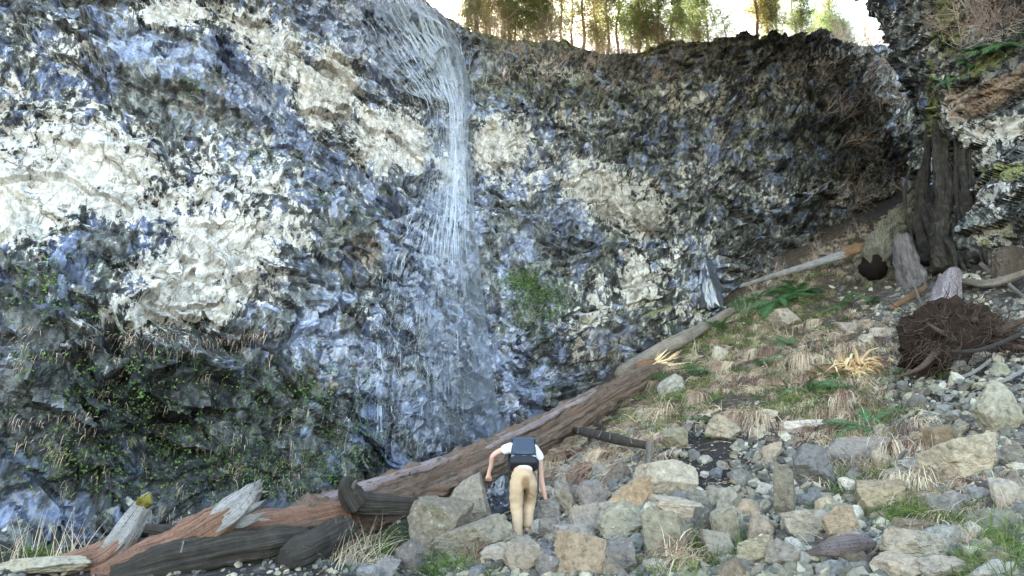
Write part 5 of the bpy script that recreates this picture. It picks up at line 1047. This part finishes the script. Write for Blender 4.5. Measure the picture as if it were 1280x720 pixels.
sw = np.exp(-(((co3[:, 0] - .02) / .07) ** 2 + ((co3[:, 2] - .80) / .10) ** 2)) * (co3[:, 1] < .12) + .9 * np.exp(-(((co3[:, 0] - .035) / .05) ** 2 + ((co3[:, 2] - .66) / .12) ** 2)) + .5 * np.exp(-(((co3[:, 0] - .12) / .04) ** 2 + ((co3[:, 2] - .88) / .05) ** 2))
at = tr.data.attributes.new('sweat', 'FLOAT', 'POINT'); at.data.foreach_set("value", sw.astype(np.float32))
skin("hair", [(0, .50, 1.36, .075), (0, .58, 1.36, .09), (0, .63, 1.32, .07)], [(0, 1), (1, 2)], M_hair, pr, 2)
M_boot = mat_plain("dark_shoe", (.06, .045, .05), .7, .4)
for x, y, z in [(-.068, -.05, .04), (.045, .12, .12)]: skin("shoe", [(x, y, z, (.05, .05)), (x, y + .09, z - .005, (.05, .042)), (x, y + .20, z - .012, (.045, .032))], [(0, 1), (1, 2)], M_boot, pr, 2)
# stones the feet stand on
bp = empty("backpack", FT + np.array([0, .12, 1.15]), "slaty blue box-shaped backpack with a black lower part on the climber's back", "backpack")
def softbox(name, c, dims, mat, parent, tilt, e=5.0, seed=0):
    D_, F_ = SPH[5]; r = (np.abs(D_ ** e).sum(1)) ** (-1 / e) if e % 2 == 0 else (np.abs(D_) ** e).sum(1) ** (-1 / e); V = D_ * r[:, None]; V = V * (1 + .05 * fbm(V * 2.5, seed, 3))[:, None] * np.array(dims) / 2
    c_, s_ = math.cos(tilt), math.sin(tilt); V = np.stack([V[:, 0], V[:, 1] * c_ - V[:, 2] * s_, V[:, 1] * s_ + V[:, 2] * c_], -1); return link(name, mesh(name, V + np.array(c), None, F_, True), mat, parent)
TL = -R(38)
def lp_(x, y, z): c_, s_ = math.cos(TL), math.sin(TL); return (x, y * c_ - z * s_, y * s_ + z * c_)
M_slate = mat_plain("slate_blue_fabric", (.032, .043, .06), .55, .5, 20, .1); M_black = mat_plain("black_fabric", (.018, .018, .022), .7, .3)
bag = softbox("bag_body", lp_(0, 0, .03), (.345, .21, .43), M_slate, bp, TL, 3.2, 2)
softbox("lower_panel", lp_(0, -.012, -.145), (.372, .21, .13), M_black, bag, TL, 6, 3)
softbox("lid", lp_(0, -.015, .235), (.345, .19, .06), M_slate, bag, TL, 4, 4)
softbox("front_pocket", lp_(0, -.115, .06), (.30, .05, .27), M_slate, bag, TL, 6, 5)
for sx in (-1, 1):
    V, Q, T = tube(smooth_path([lp_(sx * .12, .09, .2), lp_(sx * .16, .2, .18), (sx * .19, .30, .05), (sx * .2, .15, -.10), (sx * .19, .02, -.16)], 24), .018, 8); link("shoulder_strap", mesh("shoulder_strap", V, Q, T, True), M_black, bp)
    V, Q, T = tube(smooth_path([(sx * .19, .0, -.10), (sx * .20, -.05, -.25), (sx * .195, -.06, -.42), (sx * .205, -.05, -.50 if sx > 0 else -.44)], 20), .010, 6); link("hanging_strap", mesh("hanging_strap", V, Q, T, True), M_black, bp)
